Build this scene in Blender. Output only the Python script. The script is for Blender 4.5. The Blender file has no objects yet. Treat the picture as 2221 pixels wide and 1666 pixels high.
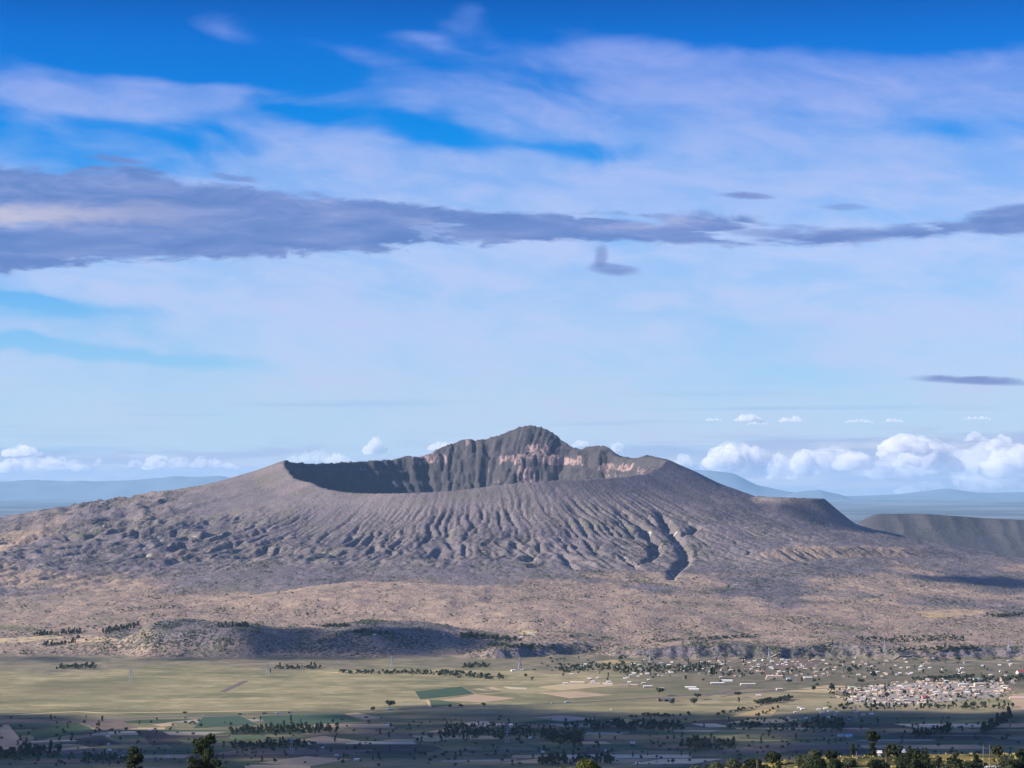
import bpy, bmesh, math, random
import numpy as np
from mathutils import Vector, Matrix

# ------------------------------------------------------------------ camera, world, sun, exposure
SC = bpy.context.scene
COL = SC.collection
W_, H_ = 2221.0, 1666.0          # size of the photograph, used only to convert its measures to angles
F = 5224.0                       # focal length in photograph pixels (about 24 degrees wide)
YH = 1050.0                      # row of the eye level
EYE = 620.0                      # eye height above the valley floor, metres

cam = bpy.data.cameras.new('camera')
cam.sensor_fit = 'HORIZONTAL'; cam.sensor_width = 36.0
cam.lens = 36.0 * F / W_
cam.shift_y = (YH - H_ / 2) / W_
cam.clip_start = 1.0; cam.clip_end = 250000.0
camo = bpy.data.objects.new('camera', cam); COL.objects.link(camo)
camo.location = (0, 0, EYE); camo.rotation_euler = (math.radians(90), 0, 0)
SC.camera = camo
SC.render.resolution_x = 1024; SC.render.resolution_y = 768

SUN_EL, SUN_AZ = math.radians(24.5), math.radians(-98.0)
SV = Vector((math.sin(SUN_AZ) * math.cos(SUN_EL), math.cos(SUN_AZ) * math.cos(SUN_EL), math.sin(SUN_EL)))
sun = bpy.data.lights.new('sun', 'SUN'); sun.energy = 5.0; sun.angle = math.radians(0.5); sun.color = (1.0, 0.91, 0.80)
suno = bpy.data.objects.new('sun', sun); COL.objects.link(suno)
suno.rotation_euler = (-SV).to_track_quat('-Z', 'Y').to_euler()
suno.location = (-3000, 0, 4000)

SC.view_settings.view_transform = 'Standard'; SC.view_settings.look = 'None'
SC.view_settings.exposure = 0.90; SC.view_settings.gamma = 1.0
SC.view_settings.use_curve_mapping = False
SC.cycles.volume_bounces = 8
SC.cycles.max_bounces = 10
SC.cycles.diffuse_bounces = 3
SC.cycles.use_denoising = True


class G:
    """small helper around a node tree: every call returns an output socket"""
    def __init__(s, nt): s.nt = nt
    def n(s, t, **kw):
        nd = s.nt.nodes.new(t)
        for k, v in kw.items(): setattr(nd, k, v)
        return nd
    def put(s, sock, v):
        if v is None: return
        if isinstance(v, bpy.types.NodeSocket): s.nt.links.new(v, sock)
        else:
            if sock.type == 'RGBA' and len(v) == 3: v = (*v, 1.0)
            sock.default_value = v
    def m(s, op, a, b=None, c=None, clamp=False):
        nd = s.n('ShaderNodeMath', operation=op, use_clamp=clamp)
        for i, v in enumerate((a, b, c)): s.put(nd.inputs[i], v)
        return nd.outputs[0]
    def add(s, a, b): return s.m('ADD', a, b)
    def sub(s, a, b): return s.m('SUBTRACT', a, b)
    def mul(s, a, b): return s.m('MULTIPLY', a, b)
    def div(s, a, b): return s.m('DIVIDE', a, b)
    def ss(s, v, lo, hi, a=0.0, b=1.0):
        nd = s.n('ShaderNodeMapRange', interpolation_type='SMOOTHSTEP')
        s.put(nd.inputs[0], v)
        for i, q in enumerate((lo, hi, a, b)): s.put(nd.inputs[1 + i], q)
        return nd.outputs[0]
    def xyz(s, x, y, z):
        nd = s.n('ShaderNodeCombineXYZ')
        for i, v in enumerate((x, y, z)): s.put(nd.inputs[i], v)
        return nd.outputs[0]
    def sep(s, v):
        nd = s.n('ShaderNodeSeparateXYZ'); s.put(nd.inputs[0], v); return nd.outputs
    def noise(s, vec, scale=1.0, detail=4.0, rough=0.5, dist=0.0, lac=2.0):
        nd = s.n('ShaderNodeTexNoise')
        s.put(nd.inputs['Vector'], vec); s.put(nd.inputs['Scale'], scale); s.put(nd.inputs['Detail'], detail)
        s.put(nd.inputs['Roughness'], rough); s.put(nd.inputs['Distortion'], dist); s.put(nd.inputs['Lacunarity'], lac)
        return nd.outputs[0]
    def mix(s, f, a, b, mode='MIX'):
        nd = s.n('ShaderNodeMix', data_type='RGBA', blend_type=mode)
        s.put(nd.inputs[0], f); s.put(nd.inputs[6], a); s.put(nd.inputs[7], b)
        return nd.outputs[2]
    def ramp(s, f, stops, interp='LINEAR'):
        nd = s.n('ShaderNodeValToRGB'); cr = nd.color_ramp; cr.interpolation = interp
        while len(cr.elements) < len(stops): cr.elements.new(0.5)
        for e, (p, c) in zip(cr.elements, stops): e.position = p; e.color = (*c, 1.0)
        s.put(nd.inputs[0], f); return nd.outputs[0]
    def curve(s, f, pts):
        nd = s.n('ShaderNodeFloatCurve'); c = nd.mapping.curves[0]
        while len(c.points) < len(pts): c.points.new(0.5, 0.5)
        for p, (x, y) in zip(c.points, pts): p.location = (x, y); p.handle_type = 'AUTO'
        nd.mapping.update(); s.put(nd.inputs['Value'], f); return nd.outputs[0]
    def attr(s, name, col=False):
        nd = s.n('ShaderNodeAttribute', attribute_name=name); return nd.outputs[0 if col else 2]


def lin(r, g, b):
    f = lambda c: (c / 255 / 12.92) if c <= 10 else ((c / 255 + 0.055) / 1.055) ** 2.4
    return (f(r), f(g), f(b))


def build_world():
    w = bpy.data.worlds.new('World'); SC.world = w; w.use_nodes = True
    nt = w.node_tree; g = G(nt); bg = nt.nodes['Background']
    sky = g.n('ShaderNodeTexSky', sky_type='NISHITA', sun_disc=False)
    sky.sun_elevation = SUN_EL; sky.sun_rotation = SUN_AZ; sky.altitude = 2400
    sky.air_density = 1.0; sky.dust_density = 1.0; sky.ozone_density = 1.0
    d = g.n('ShaderNodeTexCoord').outputs['Generated']
    x, y, z = g.sep(d)
    el = g.m('ARCSINE', z)
    az = g.m('ARCTAN2', x, y)
    # angles expressed in thousands of photograph pixels: U to the right, V upward from eye level
    U = g.mul(az, F * 1.012 / 1000.0)
    V = g.mul(el, F * 1.004 / 1000.0)
    # clear-sky tint by elevation (the polarised, saturated blue of the photograph)
    e1 = g.div(el, math.radians(40.0))
    def st(deg, c): return (deg / 40.0, tuple(v / 2.0 for v in c))
    tint = g.ramp(e1, [st(0, (.72, .98, 1.75)), st(1.0, (.80, 1.02, 1.60)), st(2.2, (.72, 1.02, 1.50)), st(3.8, (.54, .96, 1.48)),
                       st(6, (.13, .84, 1.54)), st(8.2, (.012, .72, 1.56)), st(10.4, (.01, .53, 1.40)), st(11.6, (.008, .34, 1.02)),
                       st(20, (.16, .50, 1.05)), st(40, (.48, .72, 1.05))])
    tint = g.mix(1.0, tint, (2.0, 2.0, 2.0), 'MULTIPLY')
    col = g.mix(1.0, sky.outputs[0], tint, 'MULTIPLY')

    def scaled(c): return tuple(v * 10.0 for v in c)
    # thin high veil (lavender white)
    uvec = g.xyz(U, V, 0.0)
    warp = g.noise(g.xyz(g.mul(U, 1.6), g.mul(V, 3.0), 3.7), 1.0, 3.0, 0.5)
    Vt = g.add(V, g.mul(U, 0.10))                       # the veil sinks a little towards the right
    p = g.xyz(g.add(g.mul(U, 1.5), g.mul(warp, 0.9)), g.add(g.mul(Vt, 4.2), g.mul(warp, 1.2)), 1.3)
    n1 = g.noise(p, 1.0, 8.0, 0.53, 0.25)
    bias = g.curve(g.div(V, 1.3), [(0.0, 0.62), (0.12, 0.66), (0.24, 0.68), (0.36, 0.72), (0.50, 0.70), (0.60, 0.57), (0.68, 0.52), (0.74, 0.46), (0.82, 0.36), (0.90, 0.36), (1.0, 0.46)])
    bias = g.add(bias, g.ss(U, -0.9, 0.9, -0.07, 0.06))
    wx = g.mul(g.sub(g.noise(g.xyz(g.mul(U, 4.0), g.mul(V, 8.0), 51.0), 1.0, 3.0, 0.5), 0.5), 0.16)
    wy = g.mul(g.sub(g.noise(g.xyz(g.mul(U, 4.0), g.mul(V, 8.0), 57.0), 1.0, 3.0, 0.5), 0.5), 0.09)
    Ue = g.add(U, wx); Ve = g.add(V, wy)
    for px, py, rx, ry, tilt, a in ((960, 290, 200, 50, -.22, -.34), (640, 252, 120, 28, -.1, -.24), (560, 130, 520, 70, -.04, -.26), (1700, 40, 700, 70, -.08, -.34), (30, 660, 190, 20, -.06, -.40),
                                    (190, 768, 330, 17, -.06, -.38), (1180, 165, 150, 30, -.15, -.16), (1750, 250, 300, 22, -.10, -.16), (1300, 330, 180, 16, -.05, -.16), (2050, 300, 150, 25, -.1, -.12),
                                    (475, 78, 120, 36, -.25, .26), (765, 130, 130, 28, -.22, .24), (915, 104, 70, 22, -.25, .22), (1010, 40, 60, 46, .0, .26), (500, 215, 90, 28, .0, .30),
                                    (330, 225, 110, 40, .0, .22), (80, 210, 120, 60, -.3, .24), (720, 352, 150, 26, 0, .22), (1500, 150, 480, 60, -.10, .20), (2000, 210, 320, 60, -.10, .18), (1550, 260, 260, 30, -.22, .16)):
        du = g.mul(g.sub(Ue, (px - 1110.5) / 1000.0), 1000.0 / rx)
        dv = g.mul(g.sub(g.sub(Ve, (YH - py) / 1000.0), g.mul(g.sub(Ue, (px - 1110.5) / 1000.0), tilt)), 1000.0 / ry)
        q = g.add(g.mul(du, du), g.mul(dv, dv))
        bias = g.add(bias, g.mul(g.m('EXPONENT', g.mul(q, -1.0)), a))
    veil = g.ss(g.add(n1, g.sub(bias, 0.5)), 0.40, 0.70)
    n1b = g.noise(g.xyz(g.mul(U, 3.5), g.mul(Vt, 11.0), 8.1), 1.0, 8.0, 0.6, 0.4)
    veil = g.mul(veil, g.ss(n1b, 0.3, 0.65, 0.60, 1.0))
    vcol = g.ramp(g.div(V, 1.3), [(0.0, lin(196, 212, 232)), (0.10, lin(192, 210, 234)), (0.25, lin(188, 208, 241)), (0.40, lin(186, 205, 244)),
                                  (0.55, lin(160, 186, 238)), (0.68, lin(132, 162, 232)), (0.80, lin(100, 142, 226)), (1.0, lin(88, 126, 214))])
    vcol = g.mix(1.0, vcol, (10, 10, 10), 'MULTIPLY')
    vcol = g.mix(g.ss(n1b, 0.35, 0.75, 0.0, 0.22), vcol, scaled(lin(184, 184, 236)))
    col = g.mix(g.mul(veil, 0.92), col, vcol)
    # streak of clearer cyan low on the left
    # dark stratus bank: centre line and half thickness along U
    un = g.m('ADD', g.div(U, 2.6), 0.5, clamp=True)      # photo px 0 -> 0.073, 2221 -> 0.927
    def pc(px): return (px - 1110.5) / 2600.0 + 0.5
    top = [(0, 372), (300, 384), (600, 424), (900, 438), (1200, 460), (1500, 464), (1700, 482), (1850, 500), (2000, 492), (2221, 458)]
    bot = [(0, 600), (200, 578), (400, 566), (700, 556), (1000, 538), (1200, 530), (1500, 536), (1700, 542), (1850, 534), (2000, 523), (2221, 522)]
    def cv(pts, fn): return [(pc(px), fn(py)) for px, py in pts]
    tp = g.curve(un, cv(top, lambda v: (YH - v) / 1000.0))
    bt = g.curve(un, cv(bot, lambda v: (YH - v) / 1000.0))
    w1 = g.noise(g.xyz(g.mul(U, 9.0), g.mul(V, 26.0), 5.0), 1.0, 9.0, 0.64, 0.5)
    w2 = g.noise(g.xyz(g.mul(U, 2.2), g.mul(V, 9.0), 9.0), 1.0, 4.0, 0.5, 0.4)
    wob = g.mul(g.add(g.mul(g.sub(w1, 0.5), 0.075), g.mul(g.sub(w2, 0.5), 0.085)), g.ss(U, -0.2, 0.6, 1.0, 0.55))
    Vw = g.add(V, wob)
    m_t = g.ss(g.sub(tp, Vw), -0.006, 0.014)
    m_b = g.ss(g.sub(Vw, bt), -0.005, 0.011)
    bank = g.mul(m_t, m_b)
    holes = g.noise(g.xyz(g.mul(U, 3.2), g.mul(V, 22.0), 14.0), 1.0, 5.0, 0.55, 0.5)
    dens = g.ss(g.sub(holes, g.ss(U, 0.0, 0.45, 0.0, 0.040)), 0.30, 0.41)
    bank = g.mul(bank, g.m('MAXIMUM', dens, g.ss(U, -0.4, 0.3, 0.85, 0.0)))
    w3 = g.noise(g.xyz(g.mul(U, 4.5), g.mul(V, 24.0), 21.0), 1.0, 8.0, 0.6, 0.5)
    bcol = g.ramp(w3, [(0.30, lin(88, 124, 188)), (0.48, lin(106, 136, 198)), (0.62, lin(128, 150, 206)), (0.76, lin(164, 176, 216))])
    # brighter folds inside the bank towards its left
    fold = g.mul(g.ss(g.m('ABSOLUTE', g.sub(g.add(V, g.mul(wob, 0.8)), 0.572)), 0.035, 0.0), g.ss(U, -0.55, -1.15))
    bcol = g.mix(g.mul(fold, 0.75), bcol, lin(208, 202, 216))
    bcol = g.mix(1.0, bcol, (10, 10, 10), 'MULTIPLY')
    col = g.mix(g.mul(bank, 0.93), col, bcol)
    # small dark wisps
    for px, py, rx, ry, tilt, a in ((1628, 428, 70, 9, -.05, .8), (1330, 584, 62, 15, -.1, .75), (1306, 556, 17, 26, .2, .6), (2120, 829, 150, 10, -.06, .85),
                                    (1840, 452, 55, 9, 0, .45), (250, 358, 70, 9, -.12, .7), (505, 392, 60, 9, -.14, .6), (1700, 512, 130, 16, -.08, .6)):
        du = g.sub(U, (px - 1110.5) / 1000.0); dv = g.sub(g.add(V, g.mul(wob, 0.35)), (YH - py) / 1000.0)
        dv = g.sub(dv, g.mul(du, tilt))
        q = g.add(g.m('POWER', g.m('ABSOLUTE', g.mul(du, 1000.0 / rx)), 2.0), g.m('POWER', g.m('ABSOLUTE', g.mul(dv, 1000.0 / ry)), 2.0))
        f = g.mul(g.ss(g.add(q, g.mul(g.sub(w1, 0.5), 2.4)), 1.3, 0.0), a)
        col = g.mix(f, col, scaled(lin(112, 132, 192)))
    # low grey-lavender layer close to the horizon
    w4 = g.noise(g.xyz(g.mul(U, 5.0), g.mul(V, 40.0), 31.0), 1.0, 4.0, 0.5, 0.4)
    low = g.mul(g.ss(g.sub(g.add(V, g.mul(g.sub(w4, 0.5), 0.16)), g.ss(U, 0.2, 0.8, 0.0, 0.03)), 0.090, 0.050), 0.85)
    col = g.mix(low, col, g.mix(g.ss(w4, .4, .65), scaled(lin(172, 186, 222)), scaled(lin(206, 208, 226))))
    # thin blue-grey streaks a little above
    stv = g.mul(g.ss(g.noise(g.xyz(g.mul(U, 1.3), g.mul(V, 45.0), 41.0), 1.0, 3.0, 0.5), 0.52, 0.70), g.mul(g.ss(V, 0.24, 0.14), 0.55))
    col = g.mix(stv, col, scaled(lin(150, 188, 226)))
    nt.links.new(col, bg.inputs[0]); bg.inputs[1].default_value = 0.057


build_world()

# ------------------------------------------------------------------ helpers for objects
RNG = np.random.default_rng(7)
random.seed(7)


def tag(o, label=None, cat=None, group=None, kind=None):
    if label: o['label'] = label
    if cat: o['category'] = cat
    if group: o['group'] = group
    if kind: o['kind'] = kind
    return o


def link(o, parent=None):
    COL.objects.link(o)
    if parent is not None: o.parent = parent
    return o


def mesh_np(name, verts, faces, mats=(), matidx=None, smooth=False):
    """faces: (n,3) or (n,4) int array"""
    me = bpy.data.meshes.new(name)
    verts = np.asarray(verts, np.float32); faces = np.asarray(faces, np.int32)
    k = faces.shape[1]
    me.vertices.add(len(verts)); me.vertices.foreach_set('co', verts.ravel())
    me.loops.add(faces.size); me.loops.foreach_set('vertex_index', faces.ravel())
    me.polygons.add(len(faces)); me.polygons.foreach_set('loop_start', np.arange(0, faces.size, k, dtype=np.int32))
    for m in mats: me.materials.append(m)
    if matidx is not None: me.polygons.foreach_set('material_index', np.asarray(matidx, np.int32))
    me.update(calc_edges=True)
    me.polygons.foreach_set('use_smooth', np.full(len(faces), smooth, dtype=bool))
    return me


# ------------------------------------------------------------------ noise
def _h(ix, iy, seed):
    with np.errstate(over='ignore'):
        h = ix.astype(np.uint32) * np.uint32(374761393) + iy.astype(np.uint32) * np.uint32(668265263) + np.uint32((seed * 2246822519 + 3266489917) & 0xffffffff)
        h = (h ^ (h >> np.uint32(13))) * np.uint32(1274126177)
        h ^= h >> np.uint32(16)
        h = h * np.uint32(2654435761)
        return h ^ (h >> np.uint32(15))


def perlin(x, y, seed=0):
    x = np.asarray(x, np.float64); y = np.asarray(y, np.float64)
    x, y = np.broadcast_arrays(x, y)
    x0 = np.floor(x); y0 = np.floor(y)
    fx = (x - x0).astype(np.float32); fy = (y - y0).astype(np.float32)
    ix = x0.astype(np.int64); iy = y0.astype(np.int64)
    def gr(i, j, dx, dy):
        a = _h(i, j, seed).astype(np.float32) * np.float32(2 * math.pi / 4294967296.0)
        return np.cos(a) * dx + np.sin(a) * dy
    u = fx * fx * fx * (fx * (fx * 6 - 15) + 10); v = fy * fy * fy * (fy * (fy * 6 - 15) + 10)
    a = gr(ix, iy, fx, fy); b = gr(ix + 1, iy, fx - 1, fy)
    c = gr(ix, iy + 1, fx, fy - 1); d = gr(ix + 1, iy + 1, fx - 1, fy - 1)
    return (a + (b - a) * u) * (1 - v) + (c + (d - c) * u) * v


def fbm(x, y, seed=0, octv=4, gain=0.5):
    s = 0; a = 1.0
    for i in range(octv):
        s = s + a * perlin(np.asarray(x) * 2 ** i, np.asarray(y) * 2 ** i, seed + i * 17); a *= gain
    return s


def sst(a, b, x):
    t = np.clip((x - a) / (b - a), 0, 1); return t * t * (3 - 2 * t)


def W(px, py, D):
    """point that is D metres ahead and stands on the given row and column of the photograph"""
    return ((px - W_ / 2) / F * D, D, EYE - (py - YH) / F * D)


# ------------------------------------------------------------------ the land as a height function
CX, CY, R0 = -205.0, 13190.0, 1045.0


def on_circle(px, far):
    u = (px - W_ / 2) / F
    a = u * u + 1; b = -2 * (u * CX + CY); c = CX * CX + CY * CY - R0 * R0
    disc = max(b * b - 4 * a * c, 0.0)
    return (-b + (1 if far else -1) * math.sqrt(disc)) / (2 * a)


RIM = []
for far, pts in ((True, [(640, 1004), (665, 1005), (700, 1005), (740, 1003), (780, 1001), (820, 998), (850, 997), (880, 989), (905, 990), (930, 984), (960, 968),
                         (985, 960), (1005, 952), (1018, 951), (1030, 955), (1060, 950), (1085, 942), (1100, 936), (1130, 925), (1152, 922), (1170, 926), (1186, 930), (1200, 938),
                         (1215, 952), (1240, 968), (1262, 974), (1276, 968), (1300, 966), (1314, 968), (1330, 982), (1345, 990), (1375, 994), (1390, 993), (1408, 988), (1425, 992)]),
                 (False, [(1400, 1028), (1370, 1030), (1330, 1034), (1300, 1036), (1250, 1039), (1200, 1042), (1150, 1045), (1100, 1049), (1050, 1055), (1000, 1061), (950, 1065),
                          (900, 1068), (850, 1069), (800, 1069), (750, 1066), (715, 1060), (690, 1054), (670, 1046), (650, 1041), (635, 1034), (624, 1021)])):
    for px, py in pts:
        D = on_circle(px, far); X, Y, Z = W(px, py, D); RIM.append((math.atan2(X - CX, -(Y - CY)), Z))
for px, py in ((611, 999), (1441, 1000)):
    D = on_circle(px, False); X, Y, Z = W(px, py, D); RIM.append((math.atan2(X - CX, -(Y - CY)), Z))
RIM.sort(); _rt = np.array([r[0] for r in RIM]); _rz = np.array([r[1] for r in RIM])
_rt = np.concatenate([_rt - 2 * math.pi, _rt, _rt + 2 * math.pi]); _rz = np.tile(_rz, 3)

# flank profiles: height as a share of the rim height against distance outward from the rim, by direction (0 front, 90 right)
PS = np.array([0, 150, 300, 600, 850, 1250, 1650, 2100, 2650, 3100, 3450, 3800, 4500, 5500, 7000.])
PROF = {
    -180: [1, .88, .78, .62, .5, .36, .26, .17, .09, .04, .02, 0, 0, 0, 0],
    -120: [1, .92, .86, .77, .70, .60, .51, .40, .27, .17, .11, .07, .02, 0, 0],
    -90: [1, .93, .87, .775, .72, .645, .55, .45, .33, .24, .18, .12, .05, .01, 0],
    -60: [1, .89, .81, .69, .61, .51, .43, .34, .24, .16, .11, .07, .02, 0, 0],
    -30: [1, .87, .77, .61, .51, .41, .33, .25, .16, .09, .05, .02, 0, 0, 0],
    0: [1, .87, .76, .595, .485, .39, .31, .225, .14, .075, .035, .01, 0, 0, 0],
    30: [1, .87, .76, .585, .475, .37, .29, .21, .13, .07, .03, .01, 0, 0, 0],
    60: [1, .89, .79, .62, .52, .41, .32, .23, .14, .08, .04, .02, 0, 0, 0],
    90: [1, .915, .82, .68, .58, .46, .35, .25, .16, .10, .07, .04, .01, 0, 0],
    120: [1, .90, .79, .62, .50, .37, .27, .18, .10, .05, .02, 0, 0, 0, 0],
}
_pa = np.array(sorted(PROF)); _pp = np.array([PROF[a] for a in _pa])
_pa = np.concatenate([_pa, [180]]); _pp = np.vstack([_pp, _pp[0]])


def profile(th, s):
    deg = np.degrees(th)
    i = np.clip(np.searchsorted(_pa, deg, side='right') - 1, 0, len(_pa) - 2)
    t = (deg - _pa[i]) / (_pa[i + 1] - _pa[i]); t = t * t * (3 - 2 * t)
    j = np.clip(np.searchsorted(PS, s, side='right') - 1, 0, len(PS) - 2)
    k = np.clip((s - PS[j]) / (PS[j + 1] - PS[j]), 0, 1)
    v = lambda a, b: _pp[a, b]
    lo = v(i, j) * (1 - k) + v(i, j + 1) * k
    hi = v(i + 1, j) * (1 - k) + v(i + 1, j + 1) * k
    return lo * (1 - t) + hi * t


CANYONS = [([(1330, 1105), (1362, 1122), (1395, 1142), (1408, 1165), (1425, 1182), (1418, 1205), (1392, 1222)], 34, 26, 16),
           ([(1425, 1105), (1440, 1125), (1452, 1145), (1470, 1170), (1484, 1192), (1490, 1212), (1462, 1240), (1455, 1258)], 40, 28, 16),
           ([(1515, 1138), (1500, 1152), (1478, 1162)], 24, 22, 10), ([(1340, 1200), (1372, 1222), (1388, 1235)], 22, 22, 10),
           ([(1250, 1120), (1268, 1150), (1280, 1168)], 14, 16, 8), ([(1225, 1210), (1250, 1235)], 14, 18, 8)]


def base_height(x, y):
    """plain, volcano and hills before the two canyons; also returns the masks used by the materials"""
    x = np.asarray(x, np.float64); y = np.asarray(y, np.float64)
    x, y = np.broadcast_arrays(x, y); shp = x.shape; x = x.ravel(); y = y.ravel()
    z = np.zeros_like(x); rock = np.zeros_like(x); tan = np.zeros_like(x); scrub = np.zeros_like(x); onv = np.zeros_like(x); crust = np.zeros_like(x); inner = np.zeros_like(x)
    # gentle swell of the plain
    z += 3.0 * perlin(x / 900, y / 900, 3) * sst(5000, 7000, y)
    dx = x - CX; dy = y - CY; r = np.hypot(dx, dy); th = np.arctan2(dx, -dy)
    I = np.where((r < 6500) & (y > 7600) & (y < 22000))[0]
    if len(I):
        X = x[I]; Y = y[I]; rr = r[I]; t = th[I]
        zr = np.interp(t, _rt, _rz)
        R = R0 + 22 * perlin(t * 4, t * 0 + .5, 11) + 9 * perlin(t * 14, t * 0 + .5, 12) * (np.abs(t) > .9)
        s = rr - R
        rim_rough = (np.abs(t) > 1.9) * (24 * np.abs(perlin(t * 55, t * 0 + 3, 15)) - 5) + (5 + 7 * (np.abs(t) > 1.9)) * perlin(t * 38, t * 0, 13) + (3 + 5 * (np.abs(t) > 1.9)) * perlin(t * 90, t * 0, 14)
        zr2 = zr + rim_rough * 0.7
        so = np.maximum(s, 0)
        front = np.abs(t) < 1.9
        q = profile(t, so)
        zo = zr2 * q
        # gullies running down the flanks
        left = sst(-.35, -1.0, t)
        tm = t + 0.030 * perlin(so / 260, t * 9, 21) + .012 * perlin(so / 90, t * 30, 22)
        amp = .2 + 1.8 * sst(-.25, .35, perlin(t * 7, so / 800, 28))
        A1 = 6 * amp * sst(30, 520, so) * (1 - sst(1000, 1500, so) * (1 - .75 * left)) * (1 - sst(2300, 3300, so))
        rightfade = 1 - .70 * sst(.75, 1.15, t)
        n = perlin(tm * 21, so / 1000 + 7, 23)
        ch = 1 - np.minimum(np.abs(n) / .21, 1)
        zo = zo - A1 * 1.1 * ch ** 1.15 * rightfade
        A2 = 3 * sst(10, 240, so) * (1 - sst(700, 1300, so) * (1 - .5 * left)) * (1 - sst(2000, 3000, so))
        n2 = perlin(tm * 52, so / 500 + 3, 24)
        zo = zo - A2 * (1 - np.minimum(np.abs(n2) / .3, 1)) * rightfade
        # badlands: triangular spurs lower down
        B = (22 * sst(420, 760, so) * (1 - sst(900, 1350, so)) * sst(.55, .15, t) * sst(-1.9, -1.3, t)
             + left * 30 * sst(420, 800, so) * (1 - sst(1900, 2900, so)))
        n3 = perlin(tm * 19 + 4 + .35 * perlin(so / 120, t * 20, 29), so / 260, 25)
        n3b = perlin(tm * 41 + 4, so / 130, 26)
        bad = 1.15 - 1.9 * np.abs(n3) - .75 * np.abs(n3b) - .3 * np.abs(perlin(tm * 75, so / 80, 46))
        zo = zo + B * (bad - .5)
        zo = zo + 6.5 * fbm(X / 120, Y / 120, 27, 4, .55) * sst(60, 600, so) * sst(8380, 8560, Y)
        zo = zo + (3.2 * perlin(X / 34, Y / 34, 44) + 2.0 * perlin(X / 18, Y / 18, 45)) * sst(200, 600, so) * sst(3000, 1500, so) * sst(8500, 8700, Y)
        # far inner wall
        d = np.maximum(-s, 0)
        tw = t + .05 * perlin(d / 90, t * 6, 37) + .02 * perlin(d / 35, t * 18, 38)
        fl = np.abs(perlin(tw * 11, d / 400, 31)) * 62 + np.abs(perlin(tw * 31, d / 220, 32)) * 10 + 4 * perlin(tw * 85, d / 50, 33)
        de = np.maximum(d - fl * sst(8, 70, d), .5 * d)
        zi = zr2 - 1.02 * de
        wv = 30 * perlin(t * 9, t * 0 + 2, 34) + 16 * perlin(t * 26, zi / 60, 35)
        zi2 = np.interp(zi + wv, [0, 560, 600, 612, 660, 676, 700, 722, 732, 775, 800, 1300], [0, 560, 592, 618, 644, 688, 702, 714, 776, 794, 808, 1300]) - wv
        wall = np.where(zi > 330, zi2, np.maximum(zi * .3 + 231, 255 + 6 * perlin(X / 90, Y / 90, 36)))
        zz = np.where(s >= 0, zo, np.minimum(wall, zr2))
        # lava terrace with fluted front on the right
        wt = sst(.60, .78, t) * sst(1.45, 1.0, t)
        s0 = 1130 + 420 * sst(.75, 1.5, t) + 60 * perlin(t * 9, t * 0, 41) + 75 * np.abs(perlin(t * 24, t * 0, 42))
        zz = zz + np.where(s >= 0, 34 * wt * sst(s0 + 130, s0 - 20, so) * sst(150, 900, so), 0)
        # side cone with its own small crater
        ccx, ccy = W(1716, 1080, 12950)[:2]
        rc = np.hypot((X - ccx) * .97, (Y - ccy) * 1.0) + 7 * perlin(X / 120, Y / 120, 43)
        rt = 548 - .035 * (X - ccx)
        cone = np.where(rc < 170, rt - 34 * (1 - (rc / 170) ** 2) ** 1.2, rt - .80 * (rc - 170))
        zz = np.maximum(zz, cone) + 8 * np.exp(-((zz - cone) / 14) ** 2) * (s > 0)
        # foot: tongues of old lava and two round hills
        def lobe(px, D, rx, ry, h, p=4.0, seed=50, rough=.25):
            lx = (px - W_ / 2) / F * D
            k = np.hypot((X - lx) / rx, (Y - D) / ry) * (1 + rough * perlin(X / 170, Y / 170, seed))
            return h * np.exp(-k ** p)
        far_fade = sst(7900, 8300, Y) * (.15 + .85 * sst(-350, 50, X)) * (.35 + .65 * sst(-.35, .1, perlin(X / 520, X * 0 + 8, 69)))
        zz = zz + lobe(470, 8720, 290, 280, 80, 5, 51, .3) + lobe(300, 8900, 250, 240, 34, 4, 52) + lobe(845, 8830, 330, 290, 74, 4, 53, .15)
        zz = zz + lobe(800, 10080, 560, 420, 30, 6, 54) + lobe(1180, 9500, 620, 330, 26, 5, 55) + lobe(470, 10350, 420, 380, -16, 4, 56)
        ds = 8460 + 230 * perlin(X / 420, X * 0 + 4, 57) + 45 * perlin(X / 130, X * 0 + 4, 58) + 150 * np.exp(-((X - 260) / 130) ** 2)
        up = sst(-40, 55, Y - ds + 34 * perlin(X / 42, Y / 70, 59) + 12 * perlin(X / 17, Y / 30, 47)) * np.exp(-np.maximum(Y - ds, 0) / 850)
        zz = zz + up * (46 + 16 * perlin(X / 300, Y / 300, 60)) * far_fade
        face = np.exp(-((Y - ds - 12) / 60) ** 2) * far_fade
        z[I] += zz
        onv[I] = sst(6, 26, zz)
        # masks ---------------------------------------------------------------
        band = np.exp(-((zi2 - 752) / 34) ** 2) + .75 * np.exp(-((zi2 - 668) / 24) ** 2) + .5 * np.exp(-((zi2 - 622) / 16) ** 2)
        rn = perlin(t * 12, zi / 60, 61) * 1.2 + .5 * perlin(t * 55, zi / 60, 62) - .05
        zone = sst(-2.85, -3.05, t) + sst(2.05, 2.3, t)
        rock[I] = 0
        upx = W_ / 2 + F * X / Y; vrow = YH + (EYE - zz) * F / Y
        wu = 9 * perlin(X / 60, zz / 40, 67); wv2 = 5 * perlin(X / 45, zz / 30, 68)
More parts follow.
